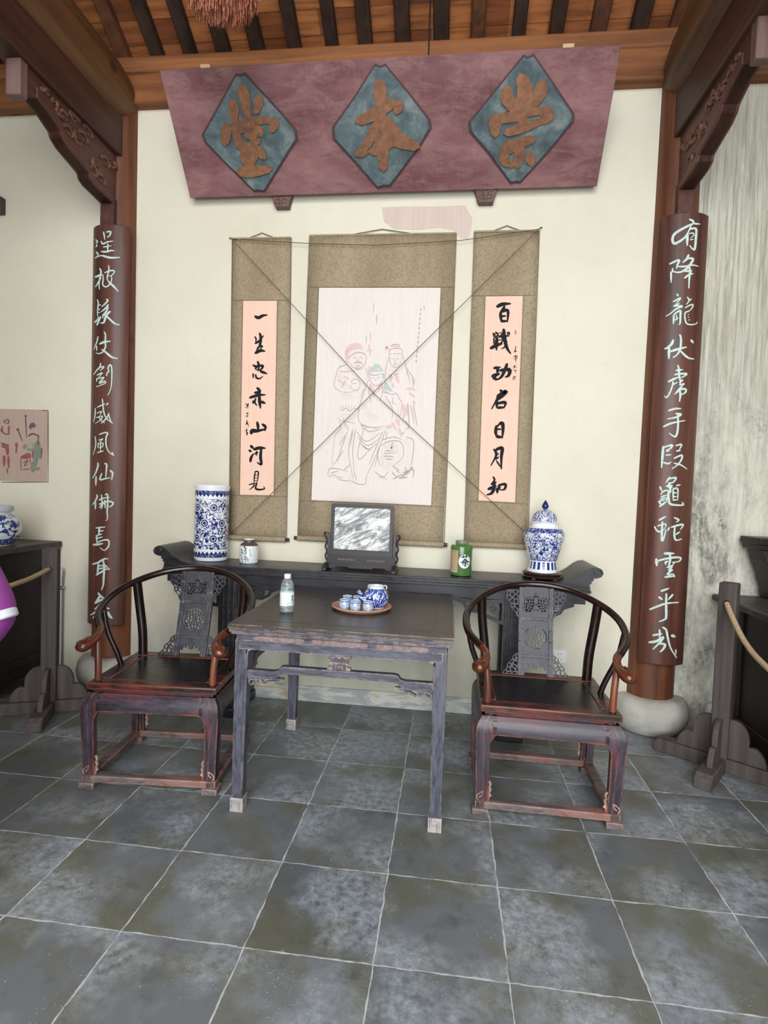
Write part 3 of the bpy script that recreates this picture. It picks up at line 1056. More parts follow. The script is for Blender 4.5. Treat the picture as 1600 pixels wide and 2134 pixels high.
# ================================================================== couplet boards
TL = [((180, 470, 9.7), """26 345 130 360 200 370 285|30 410 130 490 125 470 200 420 240|30 300 320 330 370 430 330 540 315|28 435 370 430 450 430 540|22 340 435 510 410|34 305 525 400 530 500 505 560 515|28 190 290 225 325 195 360|26 205 380 210 410 190 435|30 200 535 235 575 215 590|26 180 655 250 615 340 610|40 320 606 480 650 670 645
34 270 870 295 930 275 1050 255 1180 265 1290|40 180 1040 260 1010 320 1000|26 185 1240 250 1130 300 1060|26 330 990 340 1080 330 1190 390 1240 470 1190 510 1100 500 1020 430 1030|28 450 810 455 900 430 1000 420 1080 470 1150|26 370 955 450 920 540 910 565 940 520 1000 470 1020|38 450 1140 520 1200 580 1260 640 1330
26 220 1500 240 1560 230 1680 225 1780 240 1880|20 245 1615 295 1600|20 240 1700 280 1690|20 240 1760 280 1755|34 165 1960 230 1900 290 1840|36 215 2010 250 1930 290 1860|34 410 1490 430 1520 380 1580 310 1640|34 440 1600 380 1680 300 1740|34 440 1650 400 1740 340 1810 330 1870|44 480 1740 440 1770 390 1850 350 1960 290 1970|40 330 1810 400 1800|36 420 1840 480 1900 570 1980 670 2010"""),
      ((180, 690, 9.7), """26 235 110 210 220 150 370|26 205 300 210 400|30 360 20 385 80 380 220 385 320 330 420 250 455 195 440|40 270 260 360 220 480 205|24 310 370 350 390|40 360 400 440 470 520 530 630 555
30 290 650 270 730 210 790 150 880|30 265 730 350 725 280 800|26 215 890 320 845 240 940|26 215 950 205 1020|30 240 960 350 940 260 1050 375 1015 370 1060 200 1125|28 410 900 415 850 450 820 440 740 480 680 510 740 515 900 505 1080 480 1200 435 1295
26 320 1370 335 1480 345 1600 380 1720 440 1800 530 1860|26 455 1660 420 1740 340 1830 290 1860|24 220 1540 300 1500 380 1470|26 440 1455 400 1500|24 180 1560 175 1700 145 1840|22 215 1660 310 1625 270 1700|22 200 1750 320 1720 280 1800 180 1865|22 250 1740 300 1800 370 1860|24 455 1700 490 1820 525 1865"""),
      ((180, 890, 9.7), """24 175 190 190 320 175 430 135 560|28 260 150 380 110 430 130 400 200 395 330 420 440 480 530 560 575|26 515 510 550 570|22 250 265 330 240 270 300|22 240 320 235 420|22 250 335 335 325 320 400 245 420|22 285 300 285 490|26 225 515 345 480
34 230 725 235 780 190 920 125 1030|36 195 1000 190 1180|30 370 740 410 760 400 900 390 1030|30 310 940 275 1060 390 1040 480 1025|36 480 880 530 930 510 1070
32 210 1370 215 1420 170 1510 120 1570|34 185 1520 180 1660|28 305 1370 315 1480 320 1600 300 1660|26 255 1480 330 1440 470 1420|26 260 1560 340 1530|28 265 1630 330 1550 380 1530|30 380 1370 425 1360 430 1500 420 1700 425 1850 395 1890|30 330 1530 440 1500 540 1530 500 1600 430 1610|30 370 1480 380 1640"""),
      ((180, 1090, 9.7), """28 190 100 280 90 380 80|40 260 100 250 240|26 260 170 350 150|26 215 250 320 220|36 205 250 210 380|26 220 310 330 280|30 210 395 330 350 420 340 455 370 450 460 400 530 350 550 280 500|40 135 440 240 430 330 415
36 125 830 230 800 330 740 390 720 440 725|40 245 830 220 1050|40 340 760 360 900 350 1100 340 1250 305 1350|26 260 870 370 850|26 250 930 400 890|36 200 1050 300 990 380 940 475 930|24 380 850 440 910
40 240 1415 290 1480 370 1530|46 270 1480 230 1550 170 1620|36 180 1620 290 1560 370 1540|44 350 1560 260 1670 170 1740|36 280 1680 180 1800 80 1860|40 330 1700 250 1800 130 1920|30 420 1720 465 1730|50 430 1800 480 1890 520 1920""")]
TR = [((1370, 440, 8.536), """36 570 145 640 190 600 250|30 620 220 755 230|44 600 235 450 310 310 400 265 490 290 575 370 550 470 480 530 400 600 250|46 530 400 525 610|40 570 320 680 315 680 480 660 670 620 670 570 610|22 560 400 630 390 640 430 590 480|20 580 510 640 500
34 215 940 380 870 350 960 340 1020|28 265 1020 265 1090|34 240 1080 240 1270|40 550 780 520 850 450 910|40 550 840 630 850 580 950 480 1050 370 1090 270 1070|30 370 985 480 985 620 960 720 980|40 565 1000 580 1080 565 1180 555 1370|34 490 1070 610 1060|36 480 1190 560 1130 630 1110
34 345 1480 370 1510|28 280 1610 410 1545 330 1640|28 285 1690 440 1690 330 1740 230 1820 150 1870|30 290 1690 390 1640|34 290 1840 280 2010|34 300 1830 400 1770 405 1850 400 1990 380 2020|20 330 1850 350 1920|22 310 1940 370 1900|26 530 1530 560 1590 510 1660|24 560 1590 605 1560|24 490 1720 580 1670 630 1670 600 1740 550 1780|26 560 1780 490 1810 490 1930 520 2000 600 2020 690 2000 700 1970|14 540 1840 560 1840|14 540 1890 560 1880|14 550 1940 575 1930"""),
      ((1360, 690, 8.536), """44 360 160 340 220 270 290 210 315|46 290 300 285 490|36 480 65 500 130 495 270 470 360 420 430 360 470|40 320 360 450 320 600 285|36 490 350 570 430 640 480 730 495|40 680 160 720 210
34 445 610 465 680 470 800 490 900 480 960|34 415 700 530 685|34 390 775 480 760 600 760 560 800 500 830|36 280 900 380 850 460 820|28 360 900 340 1000 290 1120 240 1185 210 1150|26 360 950 440 910|34 530 870 470 920|34 560 940 470 960|40 520 980 460 1050 395 1120|34 480 1040 580 1030 580 1090 510 1130|40 470 1050 490 1120 475 1250
34 280 1415 400 1380 500 1380|36 410 1470 500 1480 420 1530 265 1560|36 440 1500 450 1600 440 1780 410 1870 370 1870 295 1820|32 190 1700 330 1640 570 1590"""),
      ((1345, 910, 8.536), """44 315 180 300 350 285 550|34 320 190 470 150 440 210 370 240|26 370 260 420 250|26 360 330 455 320|30 320 460 400 480 450 450|30 540 160 640 140 600 230|30 550 255 620 245|32 510 385 640 330 640 400 570 500 470 570|28 510 470 580 490 640 510 735 575
30 430 720 400 760 360 820|30 420 750 540 730 490 810 400 830|46 430 820 420 900 470 900|36 370 880 480 870|40 435 900 440 980 410 990 410 1120 430 1190 520 1215 670 1215 650 1170|26 550 870 620 855|32 255 890 290 970|26 270 1030 320 970 400 960 390 1060 370 1150|24 275 1070 380 1040|26 230 1155 370 1110|24 260 1110 370 1080|34 250 1240 320 1190 370 1150|30 240 1160 280 1220|28 490 930 490 1130|28 490 930 570 930 570 1130|22 490 1000 560 1000|22 490 1070 560 1065|26 490 1130 560 1120
34 240 1485 360 1420|30 160 1600 200 1670 260 1690 340 1640|26 215 1590 300 1560 360 1560 340 1640|40 300 1520 290 1680 290 1850 330 1780 360 1660|28 395 1670 425 1610|30 510 1440 590 1480 545 1520|34 460 1610 600 1570 670 1570 620 1650|34 520 1610 510 1750 540 1840 640 1820|28 540 1740 610 1690"""),
      ((1335, 1130, 8.536), """44 420 200 590 200|40 520 210 520 330 490 440|34 280 340 420 300 600 270 710 280 680 340 610 350|48 275 300 285 420|26 430 350 480 340 430 370 460 400|24 560 360 600 360 550 420|34 470 450 560 420 500 500 560 490 470 570 580 570 600 620|34 430 620 600 600
34 360 870 500 820|36 320 975 385 1020|34 570 930 490 1020|40 455 920 450 1100 450 1330 410 1380 330 1410|36 160 1195 300 1140 450 1090 670 1070
36 330 1560 340 1630 330 1700|34 215 1655 380 1630|44 150 1780 280 1760 400 1690 330 1790 220 1900|40 310 1800 430 1820 390 1910 340 1950|36 390 1515 450 1560 480 1700 530 1880 635 2055|24 625 1910 620 2000|50 550 1660 610 1680""")]


def couplet(x0, ztop, zbot, tiles, label, half=47):
    R = 0.182
    t = thing('couplet_board', (x0, PY, (ztop + zbot) / 2), label, 'couplet board', 'couplet boards on the pillars')
    n = 20
    a0 = math.radians(half)
    arc = [(-a0 + 2 * a0 * i / n) for i in range(n + 1)]
    zc = (ztop + zbot) / 2
    poly = [(R * math.sin(a), -R * math.cos(a)) for a in arc] + [((R - .026) * math.sin(a), -(R - .026) * math.cos(a)) for a in reversed(arc)]
    MB().prism(poly, lambda u, v, w: (u, v, w), zbot - zc, ztop - zc).build('board', MAT['board'], t, bevel=.005, smooth=25)
    for tl, st in tiles:
        def sf(px, py, hh):
            p = at_cyl(px, py, x0, PY, R + hh)
            return (p.x - x0, p.y - PY, p.z - zc)
        for line in st.split('\n'):
            ch = MB()
            strokes(ch, tl, line, sf, lift=.0015, taper=.35)
            ch.build('character', MAT['mint'], t, smooth=0, fix=False)['label'] = 'pale green running script character'
    return t


couplet(-0.905, 3.13, 0.462, TL, 'curved brown couplet board with pale green characters on the pillar behind the left chair')
couplet(2.725, 3.135, 0.452, TR, 'curved brown couplet board with pale green characters on the pillar behind the right chair')

# ================================================================== hanging scrolls
S1, S2, S3, S4 = (460, 460, 5.928), (460, 800, 5.928), (960, 460, 5.928), (950, 800, 5.928)
SCR_L = [(S1, """40 425 1182 465 1198 520 1172 572 1164
20 420 1432 436 1462 428 1512|34 480 1392 492 1430 490 1500 474 1556 440 1600|28 426 1514 470 1488 530 1418|24 452 1572 490 1550 512 1552 478 1600|40 428 1634 490 1604 545 1612
30 455 1740 470 1790 460 1860|30 400 1785 440 1810 420 1830|30 420 1800 500 1790 520 1800 490 1840 430 1840|34 490 1860 570 1890|22 400 1890 400 1945|24 430 1900 440 1940 480 1950 520 1920""", 1.0),
         (S2, """36 450 50 480 90 470 150|34 420 110 490 100|36 360 170 460 140 550 135|26 400 210 400 245|24 430 180 420 230 450 270|40 475 150 480 230 490 300|36 500 220 550 240
36 450 475 460 530 460 580|50 375 610 390 580 450 580 550 560|40 400 570 380 610|36 515 500 550 530 545 580
36 370 765 405 800|30 350 820 380 840|34 365 960 375 910 405 860|40 410 810 480 790 550 795|22 420 870 450 840 440 890|36 500 800 490 900 500 995 450 970
26 425 1090 414 1150 408 1232|28 420 1086 455 1082 464 1110 454 1180 444 1230|16 418 1130 452 1122|16 416 1165 450 1158|16 412 1200 446 1194|24 348 1245 400 1232 440 1222|28 415 1235 400 1270 352 1308|38 445 1225 430 1275 440 1300 485 1306 540 1296 528 1268
12 305 250 330 260 300 300|12 340 240 330 310|10 310 370 335 360 325 415|10 310 400 340 395|12 325 450 310 510|10 325 470 345 530|10 310 495 340 490|10 300 580 330 570|10 320 550 320 630|10 310 605 330 600 325 630 310 628""", 1.0)]
SCR_R = [(S3, """46 450 1060 520 1030 615 1025|36 540 1060 510 1110 480 1140|40 490 1140 500 1250|40 500 1125 580 1110 575 1250|26 510 1180 560 1175|34 500 1240 575 1240
24 400 1390 430 1420|22 430 1375 460 1400|18 400 1400 412 1432 450 1424 446 1394 404 1400|18 458 1392 466 1424 498 1416 500 1384 460 1390|22 408 1450 420 1525 500 1508 504 1440 410 1452|18 420 1484 500 1468|44 370 1575 440 1540 510 1520|40 445 1450 440 1600|46 530 1345 540 1450 570 1570 615 1640|30 500 1430 600 1420|40 580 1385 605 1400|20 570 1490 540 1560 500 1580
36 410 1820 490 1810|40 460 1820 450 1890|46 390 1920 480 1890|40 570 1770 550 1830 500 1930 430 1970|46 490 1850 600 1840 590 1910 550 1930|40 400 1940 450 1960
10 660 1600 690 1610|10 680 1550 670 1620|10 655 1620 690 1615|10 650 1680 690 1670 690 1700 650 1705|10 675 1660 680 1750|10 650 1800 690 1810|10 670 1780 650 1830|10 655 1850 680 1850 675 1880|10 650 1930 645 1970|10 650 1930 670 1925 665 1970""", 1.0),
         (S4, """40 550 80 570 110 520 150 510 180 440 310|46 560 110 620 95 560 160 500 210|40 510 220 500 290|38 520 240 610 230 590 300|34 510 295 600 290
40 500 520 490 600 510 660|44 540 490 575 490 580 580 570 670|24 510 560 560 560|40 500 650 570 660|26 515 520 545 490
34 470 810 495 850 490 900 430 1010|44 500 810 570 795 560 900 560 1050|24 490 880 530 860|24 490 930 530 900|22 500 950 560 1040
26 460 1150 475 1190 430 1240|34 440 1240 500 1210|40 400 1300 500 1260|44 470 1210 470 1280 440 1350 380 1370|40 510 1290 510 1350|34 530 1250 540 1310|34 535 1250 610 1240 600 1300 550 1310""", 1.0)]


def scroll(tl, tr, bl, br, panel, label, paper, tiles, seal=None, knobs=(True, True)):
    """corner pixels of the brocade mount and of the paper panel; hangs 8 mm off the wall"""
    yb = W - .012
    c = [at_y(x, y, yb) for x, y in (tl, tr, br, bl)]
    cx = sum(p.x for p in c) / 4
    zt = (c[0].z + c[1].z) / 2
    zb = (c[2].z + c[3].z) / 2
    t = thing('hanging_scroll', (cx, W, zb), label, 'hanging scroll', 'scrolls over the altar table')
    mb = MB()
    n = 24
    vs, fs = [], []
    wav = random.Random(int(tl[0]))
    ph = wav.uniform(0, 6)
    for i in range(n + 1):
        v = i / n
        z = zt + (zb - zt) * v - zb
        xl = c[0].x + (c[3].x - c[0].x) * v - cx - .006 * math.sin(PI * v)
        xr = c[1].x + (c[2].x - c[1].x) * v - cx + .004 * math.sin(PI * v * 1.5)
        for j in range(7):
            u = j / 6
            y = -.012 - .004 * math.sin(v * 9 + ph) * (abs(u - .5) * 2) ** 2
            vs.append((xl + (xr - xl) * u, y, z))
    for i in range(n):
        for j in range(6):
            a = i * 7 + j
            fs.append((a, a + 1, a + 8, a + 7))
    mb.add(vs, fs)
    mo = mb.build('brocade_mount', MAT['brocade'], t, smooth=60)
    so = mo.modifiers.new('thick', 'SOLIDIFY')
    so.thickness, so.offset = .0016, -1 if False else 0
    q = [at_y(x, y, yb - .004) for x, y in panel]
    pp_ = MB().prism([(p.x - cx, p.z - zb) for p in q], lambda u, v, w: (u, w, v), -.0165, -.0175)
    pa = pp_.build('painting_panel', paper, t, smooth=0)
    # fine seams
    ln = MB()
    for (a, b) in (((q[0].x - cx - .006, q[0].z - zb + .004), (q[3].x - cx - .006, q[3].z - zb - .004)), ((q[1].x - cx + .006, q[1].z - zb + .004), (q[2].x - cx + .006, q[2].z - zb - .004)),
                   ((c[0].x - cx + .004, q[0].z - zb + .005), (c[1].x - cx - .004, q[1].z - zb + .005)), ((c[3].x - cx + .004, q[3].z - zb - .006), (c[2].x - cx - .004, q[2].z - zb - .006))):
        ln.bar((a[0], -.0172, a[1]), (b[0], -.0172, b[1]), .0016, .0016, (0, 1, 0))
    xl, xr = c[0].x - cx, c[1].x - cx
    for (a, b) in (((c[0].x - cx, zt - zb), (c[3].x - cx - .003, 0)), ((c[1].x - cx, zt - zb), (c[2].x - cx + .003, 0))):
        ln.bar((a[0], -.0145, a[1]), (b[0], -.0145, b[1]), .004, .002, (0, 1, 0))
    ln.build('border_lines', MAT['dark_line'], t, smooth=0)
    MB().bar((xl, -.012, zt - zb), (xr, -.012, zt - zb), .012, .012).build('top_stave', MAT['brocade'], t, bevel=.002)
    mid = (xl + xr) / 2
    hw = (xr - xl) * .2
    MB().tube([(mid - hw, -.014, zt - zb + .004), (mid, -.01, zt - zb + .036), (mid + hw, -.014, zt - zb + .004)], .003, 8).build('hanging_cord', MAT['dark_line'], t)
    x0, x1 = c[3].x - cx, c[2].x - cx
    MB().tube([(x0, -.022, 0), (x1, -.022, 0)], .018, 20).build('roller', MAT['brocade'], t, smooth=40)
    for kk, (xx, sx) in enumerate(((x0, -1), (x1, 1))):
        if knobs[kk]:
            MB().tube([(xx - sx * .002, -.022, 0), (xx + sx * .024, -.022, 0)], [.012, .0125], 16).build('roller_knob', flat('dark_red_knob_%d_%d' % (tl[0], kk), (62, 34, 36), .4), t, bevel=.002)

    def sf(px, py, hh):
        p = at_y(px, py, W - .018 - hh)
        return (p.x - cx, p.y - W, p.z - zb)
    for kk, (m, tls) in enumerate(tiles):
        if m is MAT['ink']:
            for tl_, st, wm in tls:
                for line in st.split('\n'):
                    ins = MB()
                    strokes(ins, tl_, line, sf, lift=.0003, wmul=.62 if line.startswith('26 425 1090') else .96, taper=.5)
                    small = float(line.split()[0]) < 13
                    ins.build('signature' if small else 'character', m, pa, smooth=0, fix=False)
            continue
        ins = MB()
        for tl_, st, wm in tls:
            strokes(ins, tl_, st, sf, lift=.0003 + .0003 * kk, wmul=wm, taper=.5)
        if ins.v:
            ins.build('painted_figures', m, pa, smooth=0, fix=False)
    if seal:
        x0s, y0s, x1s, y1s = seal
        qs = [sf(x, y, .0006) for x, y in ((x0s, y0s), (x1s, y0s), (x1s, y1s), (x0s, y1s))]
        MB().add(qs, [(0, 1, 2, 3)]).build('seal', flat('seal_red', (206, 120, 110)), pa, smooth=0)
    return t


scroll((484, 497), (607, 496), (478, 1120), (596, 1124), [(507, 627), (577, 627), (570, 1032), (500, 1031)],
       'narrow hanging scroll with salmon paper and black characters, hung left of the figure painting', MAT['pink'], [(MAT['ink'], SCR_L)], None, (False, True))
scroll((988, 483), (1124, 481), (968, 1131), (1098, 1142), [(1012, 618), (1089, 617), (1073, 1047), (997, 1043)],
       'narrow hanging scroll with salmon paper and black characters, hung right of the figure painting', MAT['pink'], [(MAT['ink'], SCR_R)], (1072, 688, 1076, 697), (False, True))

# faded figures of the middle painting
CT = (620, 470, 3.497)


def wash(name, col, a=1.0):
    return flat(name, col, .85, .2, .05, 40)


RED = """34 365 965 362 920 385 885 430 868 470 880|26 385 905 430 885 475 900|20 640 900 652 885 664 905|14 690 880 745 876|16 520 870 530 950|12 505 912 552 908|12 418 1000 440 990 470 1000|12 420 1030 445 1040 470 1028
14 360 1060 420 1060|14 340 1100 380 1120|20 670 1090 680 1140|24 720 1090 735 1150|18 690 1150 700 1180|20 800 1190 840 1190|18 815 1220 855 1250|14 840 1280 862 1300
24 770 1310 780 1360 765 1420|22 800 1300 800 1380|22 720 1410 745 1460|20 690 1440 720 1490|26 650 1470 690 1460|22 740 1480 760 1540
16 232 1830 262 1815 292 1838|16 290 1838 330 1832|14 592 1840 618 1832 652 1852|12 690 1602 702 1622|12 560 1478 592 1472|10 470 1480 520 1470
20 525 1030 520 1085|24 545 1180 555 1240|16 530 1160 540 1200|14 600 1150 590 1200"""
TEAL = """22 528 1065 550 1055 620 1058|26 540 1045 580 1025 615 1048|14 560 1015 600 1018|20 625 1080 640 1130|28 640 1150 665 1190 690 1205|18 630 1180 650 1215|12 835 1110 845 1160"""
SOFT = """26 300 1060 330 1150 400 1190|24 330 1380 380 1400 430 1380|22 320 1480 300 1560|26 330 1240 400 1250|24 480 1300 520 1380 600 1400|24 680 1040 720 1060|22 640 1280 680 1340|30 620 1640 690 1600 720 1650|30 610 1700 690 1690|26 620 1740 680 1740|22 790 1560 820 1600|20 760 1800 820 1800"""
LINE = """4 350 990 380 1000 400 1030 440 1042 480 1022 500 980 490 935 430 922 390 942 372 985|4 372 960 440 925 490 940|4 360 990 355 930 385 885
4 405 965 430 960|4 450 960 480 964|4 440 970 436 995 450 998|6 410 1005 440 996 475 1008|5 430 1022 455 1020|4 420 1040 440 1052 470 1040
4 330 1020 300 1034 280 1090 268 1170 300 1200 322 1212 400 1212 440 1182|4 300 1034 360 1010|4 310 1060 370 1070|4 290 1120 350 1160|4 390 1150 400 1124 440 1122 455 1160 440 1200 400 1195 388 1160|4 400 1150 430 1150|4 320 1180 350 1130|4 500 1040 515 1120
4 318 1312 322 1350 350 1330 380 1352 410 1332 440 1340 442 1314|3 330 1315 336 1345|3 350 1312 352 1332|3 372 1312 374 1345|3 394 1312 394 1335|3 416 1312 416 1338|4 300 1400 312 1480 272 1540 250 1760|4 332 1402 352 1480|4 310 1420 420 1440|4 360 1450 372 1500
4 664 930 680 900 745 895 762 930 664 934|4 668 935 672 985 690 1020 720 1032 748 1004 760 945|3 682 972 706 968|3 722 968 742 972|3 714 975 708 996 718 998|4 700 1010 728 1010|4 680 880 690 868 735 866 745 890|4 762 940 790 1030 800 1090|4 664 960 640 1060 650 1090
4 790 1032 830 1090 850 1130 840 1190 870 1200|4 800 1060 820 1150|4 690 1235 720 1222 740 1260 762 1300 745 1392 730 1340|4 700 1250 690 1290 720 1300|4 680 1080 690 1120|4 700 1085 740 1080
4 522 1082 560 1090 620 1080|4 520 1062 530 1125 560 1165 605 1150 625 1090|3 540 1110 560 1108|3 580 1110 602 1106|3 570 1112 566 1136|4 530 1150 520 1220 540 1290|4 610 1150 620 1210 600 1280|4 518 1122 480 1220 450 1320 442 1400 460 1440 500 1460|4 460 1450 540 1470 640 1462|4 620 1210 690 1230|4 480 1190 460 1250|4 640 1240 690 1330 690 1400
4 400 1482 372 1620 380 1720 410 1862|4 420 1490 402 1640 412 1800|4 402 1500 385 1600|4 480 1490 440 1640 450 1702 500 1660 540 1612|4 640 1492 600 1602 550 1722 490 1852|4 620 1500 570 1620 520 1740|4 655 1500 640 1560|4 600 1600 580 1680 560 1760
4 430 1502 500 1572 600 1512|4 440 1542 510 1602 595 1552|4 450 1580 510 1630 580 1585|4 460 1450 520 1500 610 1480|4 470 1600 530 1640|4 390 1862 440 1882 490 1884 500 1840|4 412 1800 430 1860
4 220 1822 232 1772 290 1772 372 1792|4 240 1800 300 1790|4 332 1642 262 1742|4 362 1502 312 1640 290 1720|4 345 1530 300 1600|4 350 1862 385 1855|4 300 1850 360 1862|4 380 1740 330 1790
4 610 1602 662 1572 742 1572 772 1622 762 1692 692 1752|4 600 1602 582 1682 602 1752|4 620 1560 700 1540 760 1560|4 792 1540 845 1572 832 1722 812 1780|4 850 1782 840 1842|4 640 1640 700 1640|4 630 1680 700 1680|4 630 1660 710 1655|4 640 1700 690 1705
4 692 1752 742 1782|4 562 1792 622 1832 662 1792|4 802 1302 812 1462 782 1482|4 842 1302 872 1462|4 824 1310 850 1440|3 558 560 550 640|4 575 650 577 715|3 500 800 500 860|3 530 780 532 850|4 786 1420 810 1462|4 760 1520 780 1500
12 760 1825 800 1800 840 1760|9 740 1840 800 1832|9 770 1800 830 1780|7 700 1845 760 1812|6 720 1780 740 1800|6 690 1800 720 1830|6 780 1760 800 1790|6 830 1760 850 1800"""
INK = "\n".join("5 %d %d %d %d|5 %d %d %d %d" % (893 - i * 3.0, 610 + i * 34, 905 - i * 3, 612 + i * 34, 898 - i * 3, 602 + i * 34, 896 - i * 3, 626 + i * 34) for i in range(12)) + "|4 918 590 926 592|4 922 585 922 620"
scroll((645, 490), (951, 488), (621, 1119), (924, 1137), [(665, 600), (918, 600), (898, 1053), (649, 1042)],
       'wide middle hanging scroll with a faded painting of three robed figures', MAT['paper'],
       [(wash('pale_mauve_wash', (227, 213, 208)), [(CT, SOFT, 1.9)]), (wash('faded_rose_wash', (224, 195, 191)), [(CT, RED, 1.0)]), (wash('faded_teal_wash', (190, 200, 196)), [(CT, TEAL, 1.0)]),
        (wash('faded_grey_line', (178, 160, 154)), [(CT, LINE, .85), (CT, INK, .9)])], None, (True, True))

# thin strings stretched in a cross over the scrolls
sm = flat('brown_string', (96, 82, 66), .8, .2)


def string(px, label, r=.0022, sag=False):
    P = [at_y(x, y, yy) for x, y, yy in px]
    o = MB().tube(P, r, 6).build('string', sm)
    tag(o, label, 'string', 'strings over the scrolls')


string([(479, 494, W - .004), (483, 498, W - .05), (781, 822, W - .047), (1104, 1118, W - .045), (1106, 1120, W - .004)], 'thin string running from the upper left nail down to the lower right over the scrolls')
string([(1128, 473, W - .004), (1124, 476, W - .05), (781, 815, W - .053), (484, 1110, W - .045), (482, 1112, W - .004)], 'thin string running from the upper right nail down to the lower left over the scrolls')
string([(477, 497, W - .004), (500, 499, W - .04), (640, 507, W - .04), (781, 511, W - .04), (960, 501, W - .04), (1120, 478, W - .04), (1130, 474, W - .004)], 'thin sagging string across the tops of the three scrolls')

# ================================================================== long altar table
AC = 0.935      # its centre in x
ZT = .945
FY, BY = 1.655, 2.022
alt = thing('altar_table', (AC, 0, 0), 'long black altar table with upturned scroll ends standing against the wall', 'altar table')
ma = MAT['altar']
mb = MB()
right = [(0, .945), (1.06, .945), (1.12, .951), (1.18, .972), (1.225, 1.006), (1.262, 1.042), (1.292, 1.062), (1.322, 1.068), (1.347, 1.055), (1.358, 1.03), (1.348, 1.006), (1.325, .995), (1.302, .992),
         (1.306, .978), (1.292, .972), (1.295, .958), (1.283, .951), (1.285, .93), (0, .93)]
right = [(u, .945 + (v - .945) * .86 if v > .945 else v) for u, v in right]
poly = right + [(-u, v) for u, v in reversed(right)][1:-1]
mb.prism(poly, lambda u, v, w: (u, w, v), FY, BY)
mb.box((-1.29, FY + .006, .912), (1.29, BY, .931))
mb.box((-1.295, FY + .001, .897), (1.295, BY, .913))
mb.build('table_top', ma, alt, bevel=.003)
for s in (-1, 1):
    sp = [(s * (1.318 + r * math.cos(a)), FY - .001, 1.018 + r * .86 * math.sin(a)) for a, r in [(q * .35, .031 - .0018 * q) for q in range(15)]]
    MB().tube(sp, .0035, 8).build('scroll_end', ma, alt)
MB().box((-1.27, FY + .02, .83), (1.27, FY + .045, .9)).build('apron', ma, alt, bevel=.003)
MB().box((-1.27, BY - .03, .85), (1.27, BY - .008, .9)).build('back_rail', ma, alt, bevel=.003)
for s in (-1, 1):
    xa, xb = (.815, .93)
    xa, xb = (xa, xb) if s > 0 else (-xb, -xa)
    for y0, y1 in ((FY + .015, FY + .085), (BY - .09, BY - .02)):
        lg = MB().box((xa, y0, .09), (xb, y1, .9))
        for q in (.012, .045, .078):
            lg.box((xa + q, y0 - .006, .09), (xa + q + .024, y1, .9))
        lg.build('leg', ma, alt, bevel=.003)
    MB().box((xa + .035, FY + .08, .16), (xb - .035, BY - .085, .84)).build('side_panel', ma, alt, bevel=.002)
    ft = MB().box((xa - .02, FY - .005, .0), (xb + .02, BY, .06))
    ft.box((xa - .01, FY + .003, .06), (xb + .01, BY - .005, .095))
    ft.build('foot', ma, alt, bevel=.006)

    # openwork spandrels on both sides of the leg
    def scrollwork(L, H, seed):
        a1 = [(0, -.01), (L * .35, -.015), (L * .62, -.02), (L * .9, -.012), (L, -.01)]
        c1 = [(L * .22 + r * math.cos(q), -H * .42 + r * .95 * math.sin(q)) for q, r in [(q * .5, H * .33 - H * .02 * q) for q in range(13)]]
        c2 = [(L * .55 + r * math.cos(q + 2.6), -H * .3 + r * math.sin(q + 2.6)) for q, r in [(q * .5, H * .2 - H * .012 * q) for q in range(13)]]
        c3 = [(0, -H * .95), (L * .1, -H * .98), (L * .22, -H * .86), (L * .36, -H * .74), (L * .44, -H * .55), (L * .6, -H * .56), (L * .74, -H * .42), (L * .8, -H * .22), (L, -H * .08)]
        c4 = [(L * .5, -H * .12), (L * .8, -H * .14)]
        c5 = [(.006, 0), (.006, -H)]

        def fld(U, V):
            d = np.minimum(np.minimum(seg_dist(U, V, c1), seg_dist(U, V, c2)), np.minimum(seg_dist(U, V, c3), seg_dist(U, V, a1)))
            d = np.minimum(d, np.minimum(seg_dist(U, V, c5), seg_dist(U, V, c4)))
            return .0095 - d
        return fld
    for dr, L in ((1, .27), (-1, .30)):
        bx = xb if dr > 0 else xa
        sw = MB()
        f_ = scrollwork(L, .14, 1)
        sw.plate(f_, -.012, L + .012, -.16, .012, 100, 64, lambda u, v, w: (bx + dr * u, FY + w, .832 + v), .022, .04)
        sw.build('spandrel', ma, alt, bevel=.0015)

# ================================================================== square table
TX0, TX1, TY0, TY1 = .467, 1.447, .674, 1.642
tbl = thing('square_table', ((TX0 + TX1) / 2, (TY0 + TY1) / 2, 0), 'square dark grey wooden table between the two armchairs', 'table')
hx, hy = (TX1 - TX0) / 2, (TY1 - TY0) / 2
mt = MAT['table']
tp = MB().box((-hx, -hy, .826), (hx, hy, .845))
tp.build('table_top', MAT['tabletop'], tbl, bevel=.003)
pb = MB().box((-hx + .09, -hy + .09, .8445), (hx - .09, hy - .09, .8462))
pb.box((-.045, -hy + .09, .8455), (-.038, hy - .09, .8468))
pb.build('top_panel', MAT['topin'], tbl, bevel=.001)
ed = MB().box((-hx + .004, -hy + .004, .808), (hx - .004, hy - .004, .827))
ed.box((-hx + .012, -hy + .012, .797), (hx - .012, hy - .012, .81))
ed.build('top_moulding', MAT['table_h'], tbl, bevel=.004)
ix, iy = hx - .03, hy - .03
ws = MB().box((-ix, -iy, .765), (ix, iy, .80))
ws.build('waist', MAT['table_h'], tbl, bevel=.002)


def side_map(sd, hxx, hyy):
    """frame for one of the four sides: u along the side, w outward"""
    if sd == 0:
        return lambda u, v, w: (u, -hyy - w, v)
    if sd == 1:
        return lambda u, v, w: (-u, hyy + w, v)
    if sd == 2:
        return lambda u, v, w: (-hxx - w, -u, v)
    return lambda u, v, w: (hxx + w, u, v)


